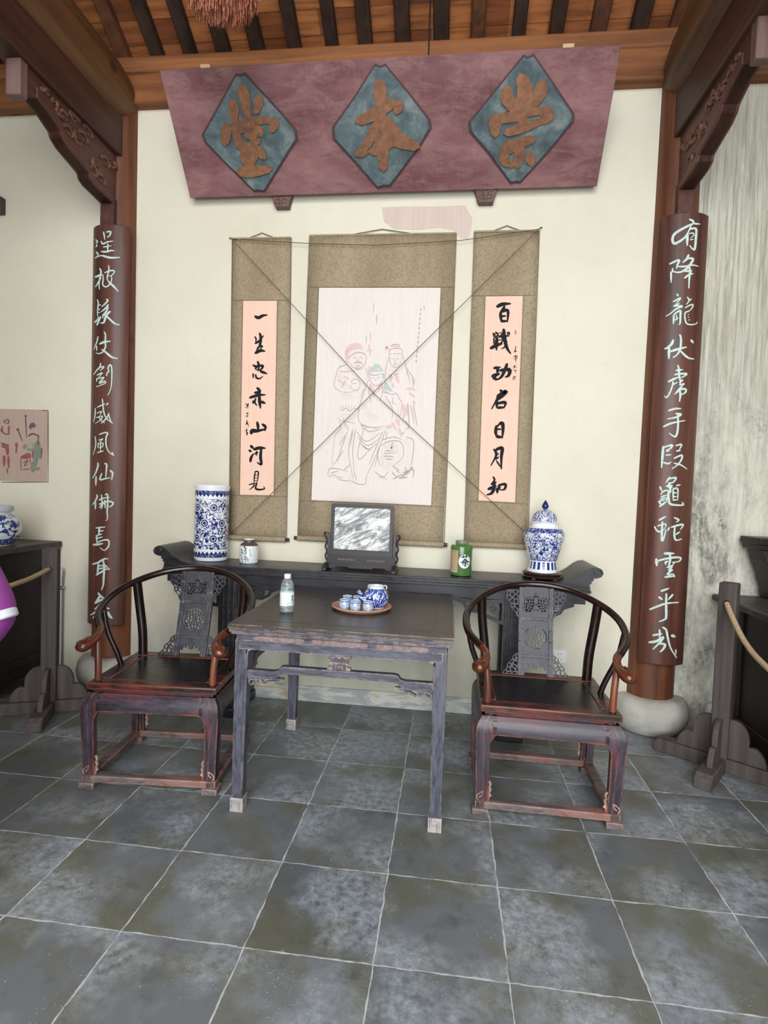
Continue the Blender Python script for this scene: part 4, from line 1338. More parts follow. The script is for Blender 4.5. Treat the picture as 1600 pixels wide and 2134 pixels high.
LX, LY = hx - .026, hy - .026
for sd in range(4):
    half = LX if sd < 2 else LY
    fm = side_map(sd, LX, LY)
    # inlaid slots on the waist
    sl = MB()
    fw_ = side_map(sd, ix, iy)
    hh_ = ix if sd < 2 else iy
    for cx_, wd_ in ((-.27, .115), (0, .125), (.27, .115)):
        ou = [(cx_ - wd_, .776), (cx_ - wd_ + .012, .77), (cx_ + wd_ - .012, .77), (cx_ + wd_, .776), (cx_ + wd_, .787), (cx_ + wd_ - .012, .793), (cx_ - wd_ + .012, .793), (cx_ - wd_, .787)]
        sl.prism(ou, fw_, -.004, .0025)
    sl.build('waist_panel', MAT['slot'], tbl, bevel=.0015)
    ap = MB().prism([(-half + .02, .772), (-half + .02, .73), (half - .02, .73), (half - .02, .772)], fm, -.035, .001)
    # small rounded corners at the legs
    for s in (-1, 1):
        ap.prism([(s * (half - .05), .735), (s * (half - .05), .70), (s * (half - .055), .712), (s * (half - .062), .722), (s * (half - .075), .73), (s * (half - .09), .732)], fm, -.035, 0)
    ap.build('apron', MAT['table_h'], tbl, bevel=.005, seg=3)
    # humpback stretcher
    i_ = half - .055
    up = [(-i_, .640), (-i_ + .12, .640), (-i_ + .14, .645), (-i_ + .15, .660), (-i_ + .165, .664), (i_ - .165, .664), (i_ - .15, .660), (i_ - .14, .645), (i_ - .12, .640), (i_, .640)]
    lw = [(u, v - .034) for u, v in up]
    st = MB().prism(up + lw[::-1], fm, -.036, -.004)
    so_ = st.build('stretcher', MAT['table_h'], tbl, bevel=.004)
    for s in (-1, 1):
        def fsp(U, V):
            c1 = [(.022 + r * math.cos(q), -.024 + r * math.sin(q)) for q, r in [(q * .55, .02 - .0012 * q) for q in range(12)]]
            c2 = [(.058 + r * math.cos(q + 2), -.018 + r * math.sin(q + 2)) for q, r in [(q * .55, .014 - .001 * q) for q in range(11)]]
            c3 = [(0, -.003), (.16, -.003)]
            c4 = [(.075, -.03), (.1, -.018), (.125, -.016), (.15, -.004)]
            d = np.minimum(np.minimum(seg_dist(U, V, c1), seg_dist(U, V, c2)), np.minimum(seg_dist(U, V, c3), seg_dist(U, V, c4)))
            return .0045 - d
        w_ = MB()
        w_.plate(fsp, -.006, .17, -.05, .008, 90, 32, lambda u, v, w: fm(s * (-i_ + u), .606 + v, w), -.03, -.012)
        w_.build('spandrel', mt, tbl)
    # carved strut in the middle
    ou = [(-.052, .732), (-.052, .712), (-.04, .708), (-.04, .690), (-.034, .686), (-.034, .674), (-.05, .676), (-.052, .662), (.052, .662), (.05, .676), (.034, .674), (.034, .686), (.04, .690), (.04, .708), (.052, .712), (.052, .732)]
    sm_ = MB().prism(ou, fm, -.032, -.012)
    for s in (-1, 1):
        sm_.tube(smooth_path([fm(s * .03, .66, -.01), fm(s * .048, .668, -.01), fm(s * .042, .678, -.01), fm(s * .034, .67, -.01)], 3), .003, 6)
        sm_.tube(smooth_path([fm(s * .0, .662, -.01), fm(s * .014, .672, -.01), fm(s * .01, .68, -.01), fm(0, .674, -.01)], 3), .003, 6)
        sm_.tube([fm(s * .036, .703, -.01), fm(s * .036, .692, -.01), fm(0, .692, -.01)], .0025, 6)
        sm_.tube(smooth_path([fm(s * .046, .728, -.01), fm(s * .03, .716, -.01), fm(s * .014, .728, -.01), fm(0, .717, -.01)], 3), .003, 6)
    sm_.build('carved_strut', MAT['stand'] if False else mt, tbl, bevel=.0015)
for sx in (-1, 1):
    for sy in (-1, 1):
        lg = MB()
        a, b = .062, .050
        x1, y1 = sx * LX, sy * LY

        def ring(z, wdt):
            return [(x1, y1, z), (x1 - sx * wdt, y1, z), (x1 - sx * wdt, y1 - sy * wdt, z), (x1, y1 - sy * wdt, z)]
        R_ = [ring(.772, a), ring(.6, .058), ring(.05, b)]
        lg.add([p for r in R_ for p in r], [(0, 1, 2, 3), (8, 9, 10, 11)] + [(i * 4 + q, i * 4 + (q + 1) % 4, (i + 1) * 4 + (q + 1) % 4, (i + 1) * 4 + q) for i in range(2) for q in range(4)])
        lo_ = lg.build('leg', mt, tbl, bevel=.005, seg=3)
        fo = MB()
        lo3, hi3 = (min(x1 + sx * .003, x1 - sx * .055), min(y1 + sy * .003, y1 - sy * .055), 0), (max(x1 + sx * .003, x1 - sx * .055), max(y1 + sy * .003, y1 - sy * .055), .062)
        fo.box(lo3, hi3)
        cxm, czm = (lo3[0] + hi3[0]) / 2, .031
        for yy in (lo3[1] - .001, hi3[1] + .001):
            pth = [(-.022, -.024), (.022, -.024), (.022, .024), (-.022, .024), (-.022, -.012), (.01, -.012), (.01, .012), (-.01, .012), (-.01, 0)]
            fo.tube([(cxm + u, yy, czm + v) for u, v in pth], .0028, 6)
        fo.build('hoof_foot', MAT['foot'], lo_, bevel=.005)['label'] = 'scuffed pale foot with a fret pattern'

# ================================================================== horseshoe armchairs
RAIL_HALF = [(0, .288), (.1, .275), (.19, .242), (.27, .185), (.335, .112), (.372, .035), (.379, -.045), (.364, -.115), (.33, -.168), (.298, -.213), (.290, -.262), (.312, -.306), (.345, -.338)]


def armchair(loc, rz, label):
    t = thing('horseshoe_armchair', loc, label, 'chair', 'horseshoe armchairs beside the square table', rz)
    ml = MAT['chair_leg']
    zr_ = lambda y: .826 + .48 * y
    # crest rail
    half = [Vector((x, y, zr_(y))) for x, y in RAIL_HALF]
    full = [Vector((-p.x, p.y, p.z)) for p in reversed(half[1:])] + half
    sp_ = smooth_path(full, 6)
    n = len(sp_)
    nk = 6 * 4          # the last four spans each side become carved handles
    cr = MB()
    body = sp_[nk - 4:n - nk + 4]
    cr.tube(body, [.0175] * len(body), 16)
    cr.build('crest_rail', MAT['rail'], t)
    for s in (0, 1):
        seg = sp_[:nk + 1] if s == 0 else sp_[n - nk - 1:][::-1]
        m = len(seg)
        rad = []
        for i in range(m):
            q = i / (m - 1)       # 0 at the tip
            r = .0185 + .0165 * math.exp(-((q - .2) / .2) ** 2)
            if q < .1:
                r *= .45 + 5.5 * q
            rad.append(r if q < .75 else r + (.0182 - r) * (q - .75) / .25)
        hb = MB()
        hb.tube(seg, rad, 20, flat=.82)
        ho = hb.build('armrest_handle', MAT['hand'], t)
        cv = MB()
        rn = random.Random(3 + s)
        for kk in range(9):
            i = int(2 + kk * (m - 10) / 9)
            p = seg[i]
            up = Vector((0, 0, rad[i] * .93))
            sg = 1 if p.x > 0 else -1
            q = [p + up + Vector((rn.uniform(-.012, .012), rn.uniform(-.008, .008), -.002)) for _ in range(4)]
            cv.tube(smooth_path(q, 4), .0032, 6)
        cv.build('relief_carving', MAT['hand'], ho)
    # posts
    for s in (-1, 1):
        MB().tube(smooth_path([(s * .262, .168, .47), (s * .268, .17, .62), (s * .288, .168, .78), (s * .297, .155, zr_(.155) - .005)], 5), .024, 14).build('back_post', MAT['rail'], t)
        MB().tube(smooth_path([(s * .275, -.268, .47), (s * .277, -.266, .58), (s * .29, -.25, zr_(-.25) - .008)], 5), .0155, 12).build('arm_post', MAT['post'], t)
        MB().tube(smooth_path([(s * .272, -.042, .48), (s * .296, -.048, .56), (s * .345, -.056, .68), (s * .372, -.05, zr_(-.05) - .006)], 6), [.0135] * 19, 12).build('side_brace', MAT['rail'], t)
    # seat
    sb = MB()
    X0, X1, Ya, Yb = -.306, .306, -.315, .205
    f = .075
    sb.box((X0, Ya, .468), (X1, Ya + f, .5))
    sb.box((X0, Yb - f, .468), (X1, Yb, .5))
    sb.box((X0, Ya + f, .468), (X0 + f, Yb - f, .5))
    sb.box((X1 - f, Ya + f, .468), (X1, Yb - f, .5))
    sb.build('seat_frame', MAT['chair'], t, bevel=.006, seg=3)
    MB().box((X0 + f + .002, Ya + f + .002, .474), (X1 - f - .002, Yb - f - .002, .4975)).build('seat_panel', MAT['chair_seat'], t, bevel=.002)
    wst = MB().box((X0 + .02, Ya + .02, .447), (X1 - .02, Yb - .02, .47))
    wst.build('waist', MAT['chair_apron'], t, bevel=.003)
    # bulging aprons and legs
    cy = (Ya + Yb) / 2
    hx_, hy_ = (X1 - X0) / 2 - .012, (Yb - Ya) / 2 - .012
    maps = [lambda u, v, w: (u, cy - hy_ - w, v), lambda u, v, w: (-u, cy + hy_ + w, v), lambda u, v, w: (-hx_ - w, cy - u, v), lambda u, v, w: (hx_ + w, cy + u, v)]
    bulge = lambda z: float(np.interp(z, [.06, .2, .34, .39, .42, .44, .455], [.02, .025, .031, .031, .026, .014, .004]))
    for sd in range(4):
        hf = hx_ if sd < 2 else hy_
        fm = maps[sd]
        zs = [.452, .435, .42, .405, .39, .378, .372]
        prof = [(bulge(z), z) for z in zs] + [(-.012, .372), (-.012, .452)]
        ap = MB()
        m = len(prof)
        e = hf - .04
        vs = [fm(-e, z, w) for w, z in prof] + [fm(e, z, w) for w, z in prof]
        ap.add(vs, [tuple(range(m)), tuple(range(2 * m - 1, m - 1, -1))] + [(i, (i + 1) % m, m + (i + 1) % m, m + i) for i in range(m)])
        ap.build('apron', MAT['chair_apron'], t, bevel=.003)
    for sx in (-1, 1):
        for sy in (-1, 1):
            lg = MB()
            zs = [.452, .44, .43, .41, .39, .375, .365, .355, .34, .325, .30, .24, .16, .06]
            for ax in (0, 1):
                out, inn = [], []
                for z in zs:
                    o = bulge(z)
                    wi = .034 + (.03 if z > .375 else .03 * max(0, (z - .325) / .05) ** 2) + .006 * max(0, (.15 - z) / .09) * (z < .15)
                    out.append(o)
                    inn.append(wi)
                thk = .036
                vs, fs = [], []
                for o, wi, z in zip(out, inn, zs):
                    cx_, cy_ = hx_ + o, hy_ + o
                    if ax == 0:
                        q = [(cx_, cy_), (cx_ - wi - o, cy_), (cx_ - wi - o, cy_ - thk), (cx_, cy_ - thk)]
                    else:
                        q = [(cx_, cy_ - .001), (cx_, cy_ - wi - o), (cx_ - thk, cy_ - wi - o), (cx_ - thk, cy_ - .001)]
                    vs += [(sx * a_, cy + sy * b_, z) for a_, b_ in q]
                for i in range(len(zs) - 1):
                    for q in range(4):
                        fs.append((i * 4 + q, i * 4 + (q + 1) % 4, i * 4 + 4 + (q + 1) % 4, i * 4 + 4 + q))
                fs += [(0, 1, 2, 3), tuple(len(vs) - 4 + q for q in range(4))]
                lg.add(vs, fs)
            lo_ = lg.build('leg', ml, t, bevel=.003)
            # scroll carving at the bottom of the leg
            cv = MB()
            o = bulge(.1)
            bx = hx_ - .036
            yv = cy + sy * (hy_ + o + .001)
            pth = [(0, .065), (-.006, .09), (-.012, .085), (-.004, .10), (-.01, .115), (-.004, .125), (-.008, .14), (0, .155)]
            cv.tube(smooth_path([(sx * (bx + u), yv - sy * .012, z) for u, z in pth], 3), .006, 8)
            pth = [(.045, .07), (.052, .085), (.04, .1), (.025, .108), (.03, .09), (.04, .082)]
            cv.tube(smooth_path([(sx * (bx + u), yv, z) for u, z in pth], 3), .003, 6)
            cv.build('scroll_carving', MAT['chair_low'], lo_)
    # floor frame and feet
    for sd in range(4):
        hf = hx_ if sd < 2 else hy_
        fm = maps[sd]
        rl = MB().prism([(-hf - .022, .03), (hf + .022, .03), (hf + .022, .062), (-hf - .022, .062)], fm, -.026 if sd < 2 else -.025, .022 if sd < 2 else .021)
        rl.build('floor_rail', MAT['chair_low'], t, bevel=.004)
    for sx in (-1, 1):
        for sy in (-1, 1):
            a0, b0 = sx * (hx_ - .04), cy + sy * (hy_ - .04)
            a1, b1 = sx * (hx_ + .034), cy + sy * (hy_ + .034)
            MB().box((min(a0, a1), min(b0, b1), 0), (max(a0, a1), max(b0, b1), .032)).build('foot', MAT['chair_low'], t, bevel=.005)
    # back splat: v runs 0..H up the leaning splat
    ys0, zs0 = .158, .497
    ys1, zs1 = .278, .945
    H = math.hypot(ys1 - ys0, zs1 - zs0)
    dy, dz = (ys1 - ys0) / H, (zs1 - zs0) / H

    def sp(u, v, w):
        bend = .018 * math.sin(PI * v / H)
        return (u, ys0 + dy * v + dz * w + bend, zs0 + dz * v - dy * w)
    ms = MAT['splat']
    splat_t = []
    for s in (-1, 1):
        st = MB()
        N_ = 8
        for i in range(N_):
            st.prism([(s * .0795 - .011, H * i / N_), (s * .0795 + .011, H * i / N_), (s * .0795 + .011, H * (i + 1) / N_), (s * .0795 - .011, H * (i + 1) / N_)], sp, -.014, .012)
        st.build('splat_stile', ms, t, bevel=.002)
    for v in (.098, .292):
        MB().prism([(-.07, v - .007), (.07, v - .007), (.07, v + .007), (-.07, v + .007)], sp, -.013, .011).build('splat_rail', ms, t, bevel=.002)

    # upper panel with an ogee opening of openwork
    sd1 = seeds_in(-.052, .052, .337, .412, 46, 11, 0.0)

    def f_top(U, V):
        a = np.abs(U)
        ins = np.minimum(.0545 - a, np.minimum(V - (.334 + .006 * np.cos(a * 60)), (.405 + .022 * np.exp(-(a / .011) ** 2)) - V))
        lat = .002 - voro_edge(U, V, sd1)
        hole = np.minimum(ins, -lat)
        return np.minimum(-hole, np.minimum(.0695 - a, np.minimum(V - .298, H + .004 - V)))
    pn = MB()
    pn.plate(f_top, -.071, .071, .296, H + .006, 150, 170, sp, -.006, .005)
    pn.build('openwork_panel', MAT['splat_in'], t)
    rim = MB()
    oo = [(-.06, .34), (-.06, .40), (-.05, .41), (-.02, .411), (-.006, .424), (0, .44), (.006, .424), (.02, .411), (.05, .41), (.06, .40), (.06, .34), (.045, .328), (.02, .333), (0, .338), (-.02, .333), (-.045, .328), (-.06, .34)]
    rim.tube([sp(q.x, q.y, -.0065) for q in smooth_path([(a_, b_, 0) for a_, b_ in oo], 2)], .0022, 6)
    rim.build('opening_rim', ms, t)
    rim = MB()
    rim.tube([sp(.0585 * math.cos(2 * PI * i / 40), .195 + .0585 * math.sin(2 * PI * i / 40), -.0065) for i in range(41)], .003, 6)
    rim.build('medallion_rim', ms, t)

    # middle panel with a round medallion
    sd2 = seeds_in(-.056, .056, .139, .251, 46, 21, 0.0)

    def f_mid(U, V):
        r = np.hypot(U, V - .195)
        lat = .0021 - voro_edge(U, V, sd2)
        hole = np.minimum(.055 - r, -lat)
        hole = np.minimum(hole, r - .011)
        return np.minimum(-hole, np.minimum(.0695 - np.abs(U), np.minimum(V - .104, .286 - V)))
    pn = MB()
    pn.plate(f_mid, -.071, .071, .102, .288, 150, 190, sp, -.006, .005)
    pn.build('medallion_panel', MAT['splat_in'], t)

    # lower panel with a cusped opening
    def f_low(U, V):
        a = np.abs(U)
        top = .028 + .030 * (1 - (a / .06) ** 2) + .009 * np.cos(a * 330) - .03 * np.exp(-(a / .009) ** 2)
        hole = np.minimum(top - V, .058 - a)
        return np.minimum(-hole, np.minimum(.0695 - a, np.minimum(V - .0, .093 - V)))
    pn = MB()
    pn.plate(f_low, -.071, .071, -.002, .095, 140, 90, sp, -.006, .005)
    pn.build('cusped_panel', MAT['splat_in'], t)

    # pierced wings beside the splat, top and bottom
    for s in (-1, 1):
        sd3 = seeds_in(.085, .155, .30, .455, 22, 31)
        sd4 = seeds_in(.085, .17, 0, .12, 22, 41)

        def f_up(U, V):
            wlim = .09 + .068 * np.clip((V - .30) / .11, 0, 1) ** .8 + .004 * np.sin(V * 130)
            e = np.minimum(wlim - U, np.minimum(U - .088, H - .016 - V))
            lat = np.maximum(.0026 - voro_edge(U, V, sd3), .004 - e)
            return np.minimum(e, lat)

        def f_dn(U, V):
            wlim = .09 + .082 * np.clip(1 - V / .115, 0, 1) ** .75 + .004 * np.sin(V * 150)
            e = np.minimum(wlim - U, np.minimum(U - .088, V - .001))
            lat = np.maximum(.0026 - voro_edge(U, V, sd4), .004 - e)
            return np.minimum(e, lat)
        w1 = MB()
        w1.plate(f_up, .086, .17, .28, H, 70, 130, lambda u, v, w: sp(s * u, v, w), -.006, .005)
        w1.build('upper_wing', MAT['splat_in'], t)
        w2 = MB()
        w2.plate(f_dn, .086, .182, -.001, .125, 80, 100, lambda u, v, w: sp(s * u, v, w), -.006, .005)
        w2.build('lower_wing', MAT['splat_in'], t)
    return t


armchair((.031, 1.105, 0), .084, 'black and worn red horseshoe armchair left of the square table')
armchair((1.889, 1.19, 0), -.007, 'black and worn red horseshoe armchair right of the square table')

# ================================================================== things on the altar table
# tall blue and white cylinder jar
po = m_porcelain('blue_white_scroll_porcelain', scale=23, blue=(24, 34, 104), light=(48, 66, 140), bands=[(-1, .028, 'white'), (.028, .05, 'blue'), (.05, .068, 'zig'), (.068, .08, 'white'), (.405, .418, 'white'), (.418, .436, 'zag'), (.436, .458, 'blue'), (.458, 1, 'white')],
                 medal=(.1152, .1, .0235), blobs=.545)
t = thing('cylinder_jar', (-.145, 1.885, ZT), 'tall blue and white porcelain cylinder jar on the left end of the altar table', 'jar')
MB().lathe([(.098, 0), (.106, .006), (.109, .02), (.109, .46), (.113, .475), (.114, .488), (.108, .495), (.100, .49), (.098, .46), (.098, .03), (.001, .028)], n=64).build('body', po, t, smooth=40)

# small white jar with dark shoulder
t = thing('storage_jar', (.13, 1.845, ZT), 'small squat white jar with a brown shoulder and dark writing, beside the cylinder jar', 'jar')
wm = flat('white_glaze', (222, 228, 228), .3, .5, .04)
bs = flat('brown_glaze', (84, 70, 66), .4, .5)
MB().lathe([(.052, 0), (.058, .006), (.0595, .03), (.059, .112), (.056, .116), (.001, .116)], n=48).build('body', wm, t, smooth=40)
MB().lathe([(.0575, .114), (.050, .126), (.034, .134), (.032, .15), (.03, .152), (.001, .152)], n=40).build('shoulder', bs, t, smooth=40)
MB().lathe([(.033, .151), (.0335, .157), (.03, .160), (.001, .161)], n=32).build('lid', wm, t, smooth=40)
ins = MB()
rn = random.Random(9)


def on_jar(cx, cy, R, z0):
    return lambda px, py, hh: ((lambda p: (p.x - cx, p.y - cy, p.z - z0))(at_cyl(px, py, cx, cy, R + hh)))


J = (280, 980, 3.3333)
strokes(ins, J, """8 745 545 750 590|6 738 555 745 550|8 762 520 770 545 775 560 765 540|8 755 530 785 545|7 760 560 770 558 778 570 768 585 758 575 762 560|6 768 568 772 575|8 760 605 775 600 770 640|6 756 620 780 615|7 750 630 745 645|6 785 605 790 640|5 795 550 800 560 805 550|5 798 565 806 575|5 797 580 806 590 800 600
6 740 570 748 575|6 738 590 748 600|6 740 615 748 610 745 630|6 785 620 795 622|6 770 650 790 655""", on_jar(.13, 1.845, .0592, ZT), lift=.0005, wmul=.55)
ins.build('inscription', MAT['ink'], t, smooth=0, fix=False)

# framed marble screen
t = thing('table_screen', (.875, 1.78, ZT), 'framed landscape marble screen on a dark carved stand, in the middle of the altar table', 'table screen')
dk = m_wood('near_black_hardwood', (26, 22, 25), (50, 43, 47), 0, .42, 1.0, False, .5)
fw = MB()
o = [(-.194, .095), (.194, .095), (.194, .402), (.186, .41), (-.186, .41), (-.194, .402)]
i_ = [(-.172, .135), (.172, .135), (.172, .383), (.168, .388), (-.168, .388), (-.172, .383)]


def f_frame(U, V):
    out = np.minimum(.194 - np.abs(U), np.minimum(V - .092, .41 - V))
    out = np.minimum(out, .194 + .41 - .008 - np.abs(U) - V)
    inn = np.minimum(.173 - np.abs(U), np.minimum(V - .128, .388 - V))
    inn = np.minimum(inn, .173 + .388 - .008 - np.abs(U) - V)
    return np.minimum(out, -inn)


fw.plate(f_frame, -.2, .2, .088, .415, 121, 101, lambda u, v, w: (u, w + .02 * (v - .09), v), -.028, -.002)
fw.build('frame', dk, t, bevel=.003)
MB().prism([(-.175, .126), (.175, .126), (.175, .39), (-.175, .39)], lambda u, v, w: (u, w + .02 * (v - .09), v), -.021, -.012).build('marble_panel', MAT['marble'], t, smooth=0)
ins = MB()
CS = (670, 1030, 9.41)


def on_scr(px, py, hh):
    p = at_y(px, py, 1.78 - .0165 - hh)
    return (p.x - .875, p.y - 1.78, p.z - ZT)


strokes(ins, CS, "\n".join("7 %d %d %d %d" % (1090 + 32 * i, 345 + 28 * j, 1104 + 32 * i, 350 + 28 * j) for i in range(5) for j in range(3 if i % 2 else 5)), on_scr, lift=.006)
ins.build('inscription', MAT['ink'], t, smooth=0, fix=False)
bp = MB()


def f_base(U, V):
    out = np.minimum(.205 - np.abs(U), np.minimum(V - .038, .092 - V))
    a = np.abs(np.abs(U) - .092)
    slot = .0095 - np.hypot(np.maximum(a - .052, 0), V - .066)
    hole = .006 - np.hypot(U, V - .066)
    return np.minimum(out, -np.maximum(slot, hole))


bp.plate(f_base, -.21, .21, .03, .096, 220, 45, lambda u, v, w: (u, w, v), -.022, -.006)
bp.box((-.205, -.03, .086), (.205, 0, .095))
bp.box((-.205, -.03, .034), (.205, 0, .044))
bp.build('slotted_panel', dk, t, bevel=.0015)
MB().box((-.2, -.010, .044), (.2, -.006, .088)).build('slot_backing', flat('brown_slot_backing', (92, 82, 74)), t)
ou = [(-.215, .036), (-.195, .006), (-.155, .013), (-.15, .02), (-.08, .02), (-.075, .012), (.075, .012), (.08, .02), (.15, .02), (.155, .013), (.195, .006), (.215, .036)]
MB().prism(ou, lambda u, v, w: (u, w, v), -.034, -.026).build('cusped_apron', dk, t, bevel=.002)
for s in (-1, 1):
    ft = MB().prism([(-.105, 0), (.075, 0), (.075, .018), (.05, .03), (.02, .042), (-.05, .042), (-.08, .03), (-.105, .018)], lambda u, v, w: (s * .212 + w, u, v), -.014, .014)
    ft.build('shoe_foot', dk, t, bevel=.003)
    up = MB().prism([(-.016, .04), (.012, .04), (.01, .2), (.004, .225), (-.01, .225), (-.016, .2)], lambda u, v, w: (s * .205 + w, u, v), -.009, .009)
    up.build('upright', dk, t, bevel=.002)
    ca = MB()
    ca.tube(smooth_path([(s * .214, -.004, .05), (s * .226, -.004, .08), (s * .218, -.004, .11), (s * .228, -.004, .14), (s * .218, -.004, .17), (s * .228, -.004, .2), (s * .236, -.004, .215), (s * .23, -.004, .228), (s * .222, -.004, .222)], 4), .006, 8)
    ca.build('carved_side', dk, t)

# green tea jar
t = thing('tea_jar', (1.49, 1.80, ZT), 'green jar with a white oval label, right of the table screen', 'jar')
gm = flat('green_glaze', (72, 112, 58), .14, .5, .08, 12)
gm.node_tree.nodes['Principled BSDF'].inputs['Coat Weight'].default_value = .5
MB().lathe([(.056, 0), (.063, .004), (.0655, .015), (.0665, .16), (.066, .175), (.058, .187), (.04, .19), (.038, .194), (.001, .194)], n=56).build('body', gm, t, smooth=40)
MB().lathe([(.037, .193), (.039, .2), (.039, .21), (.036, .214), (.001, .215)], n=40).build('lid', flat('grey_green_lid', (118, 128, 114), .3), t, smooth=40)


def patch_on_cyl(R, a0, a1, z0, z1, oval=False, n=24):
    vs, fs = [], []
    for i in range(n + 1):
        for j in range(n + 1):
            a = i / n * 2 - 1
            b = j / n * 2 - 1
            if oval:
                x_ = a * math.sqrt(max(0, 1 - b * b / 2))
                y_ = b * math.sqrt(max(0, 1 - a * a / 2))
                a, b = x_, y_
            an = (a0 + a1) / 2 + a * (a1 - a0) / 2
            vs.append((R * math.sin(an), -R * math.cos(an), (z0 + z1) / 2 + b * (z1 - z0) / 2))
    for i in range(n):
        for j in range(n):
            q = i * (n + 1) + j
            fs.append((q, q + n + 1, q + n + 2, q + 1))
    return MB().add(vs, fs)


pvw = math.atan2(1.49 - CAM.x, 1.80 - CAM.y)
patch_on_cyl(.0671, -.27, .84, .05, .134, True).build('oval_label', wm, t, smooth=40)
patch_on_cyl(.0670, -1.35, -.32, .022, .158).build('paper_label', flat('tan_paper_label', (178, 152, 120), .8), t, smooth=40)
ins = MB()
JG = (740, 1000, 2.963)
strokes(ins, JG, """7 655 478 700 472|7 668 466 668 486|7 686 463 687 484|8 678 488 665 505 650 512|8 680 490 692 503 706 508|7 660 512 698 508|8 679 500 679 532 674 530|6 668 518 662 527|6 688 516 697 526""", on_jar(1.49, 1.80, .0675, ZT), lift=.0004)
ins.build('character', flat('dark_green_ink', (34, 48, 52)), t, smooth=0, fix=False)

# lidded baluster jar on its wooden stand
t = thing('vase_stand', (1.985, 1.862, ZT), 'round dark wooden stand under the lidded blue and white jar', 'stand')
MB().lathe([(.1, .008), (.118, .009), (.121, .013), (.118, .018), (.108, .021), (.112, .026), (.118, .029), (.12, .034), (.116, .038), (.001, .038)], n=56).build('disc', m_wood('dark_stand_wood', (38, 22, 22), (72, 44, 40), 0, .3), t, smooth=50)
for q in range(5):
    a = q * 2 * PI / 5 + .3
    MB().cbox((.104 * math.cos(a), .104 * math.sin(a), .006), (.024, .024, .012)).build('foot', bs, t, bevel=.003)
t = thing('lidded_jar', (1.985, 1.862, ZT + .038), 'tall lidded blue and white porcelain jar at the right end of the altar table', 'jar')
pv = m_porcelain('blue_white_vine_porcelain', scale=40, blobs=.53, bands=[(-1, .022, 'white'), (.022, .066, 'bars'), (.066, .074, 'white'), (.074, .08, 'blue'), (.245, .27, 'blue'), (.27, .4, 'white')], light=(60, 86, 170))
MB().lathe([(.086, 0), (.09, .004), (.089, .014), (.083, .03), (.079, .055), (.079, .072), (.084, .082), (.098, .125), (.114, .175), (.1235, .215), (.122, .24), (.11, .262), (.09, .274), (.08, .279), (.078, .3), (.001, .3)], n=64).build('body', pv, t, smooth=50)
lidm = m_porcelain('blue_white_lid_porcelain', scale=46, blobs=.52, bands=[(-1, .309, 'white'), (.385, 1, 'blue')])
lo_ = MB().lathe([(.076, .298), (.086, .3), (.088, .305), (.074, .31), (.073, .33), (.066, .352), (.048, .37), (.022, .379), (.014, .383), (.001, .384)], n=56).build('lid', lidm, t, smooth=50)
MB().lathe([(.011, .38), (.012, .387), (.02, .395), (.0205, .404), (.014, .42), (.005, .434), (.001, .44)], n=32).build('finial', flat('cobalt_glaze', (30, 40, 104), .15), lo_, smooth=60)

# ================================================================== things on the square table
ZQ = .8462
t = thing('water_bottle', (.647, .958, ZQ), 'clear plastic water bottle with a white cap and pale label on the square table', 'bottle')
k = N('clear_plastic')
k.b.inputs['Alpha'].default_value = .42
clear = k.out(k.ramp(k.noise(k.obj((30, 30, 60)), 1.0, 4, .6, .8), (.4, srgb((120, 130, 136))), (.6, srgb((214, 224, 228)))), .06, .6)
bp = [(.022, .0), (.030, .002), (.033, .01), (.0335, .03), (.0325, .036), (.0335, .042), (.0335, .105), (.0325, .112), (.0325, .118), (.031, .13), (.025, .148), (.018, .160), (.0145, .164), (.014, .172)]
MB().lathe([(.001, .0)] + bp, n=40, cap=False).build('body', clear, t, smooth=60)
k = N('bottled_water')
k.b.inputs['Alpha'].default_value = .25
MB().lathe([(.001, .004), (.028, .005), (.031, .012), (.0315, .11), (.0315, .118), (.001, .118)], n=40, cap=False).build('water', k.out(srgb((150, 176, 180)), .05, .5), t, smooth=40)
MB().lathe([(.0155, .163), (.0165, .165), (.0165, .181), (.0155, .184), (.001, .185)], n=32).build('cap', MAT['plug'], t, smooth=40)
MB().lathe([(.0339, .034), (.0341, .035), (.0341, .099), (.0339, .1)], n=48, cap=False).build('label_wrap', flat('pale_label', (222, 234, 236), .4, .5, .02), t, smooth=40)
patch_on_cyl(.0339, -.9, 1.2, .098, .108).build('green_band', flat('pale_green_band', (158, 190, 184), .3), t, smooth=40)
ins = MB()
JB = (570, 1180, 17.783)
strokes(ins, JB, """34 690 1190 680 1130 700 1095 725 1100 728 1150|24 690 1190 680 1250 700 1275 725 1230 720 1200|22 705 1240 700 1260|18 655 1340 720 1325
14 490 1390 485 1470|14 540 1400 585 1395|10 470 1500 640 1470 690 1500|10 480 1525 520 1520|10 600 1480 630 1475""", on_jar(.647, .958, .0343, ZQ), lift=.0004)
ins.build('printing', flat('grey_print', (96, 100, 98)), t, smooth=0, fix=False)

tray = thing('tray', (.985, 1.13, ZQ), 'round shallow woven tray holding the tea set on the square table', 'tray')
tm = flat('woven_tan_rattan', (176, 138, 116), .75, .2, .3, 160)
MB().lathe([(.001, .003), (.118, .003), (.132, .008), (.144, .017), (.148, .017), (.148, .013), (.134, .002), (.118, 0), (.001, 0)], n=64, cap=False).build('bowl', tm, tray, smooth=30)
MB().tube([(.147 * math.cos(2 * PI * i / 64), .147 * math.sin(2 * PI * i / 64), .017) for i in range(65)], .0036, 8).build('rim', flat('rattan_rim', (196, 150, 128), .7, .2, .3, 200), tray)

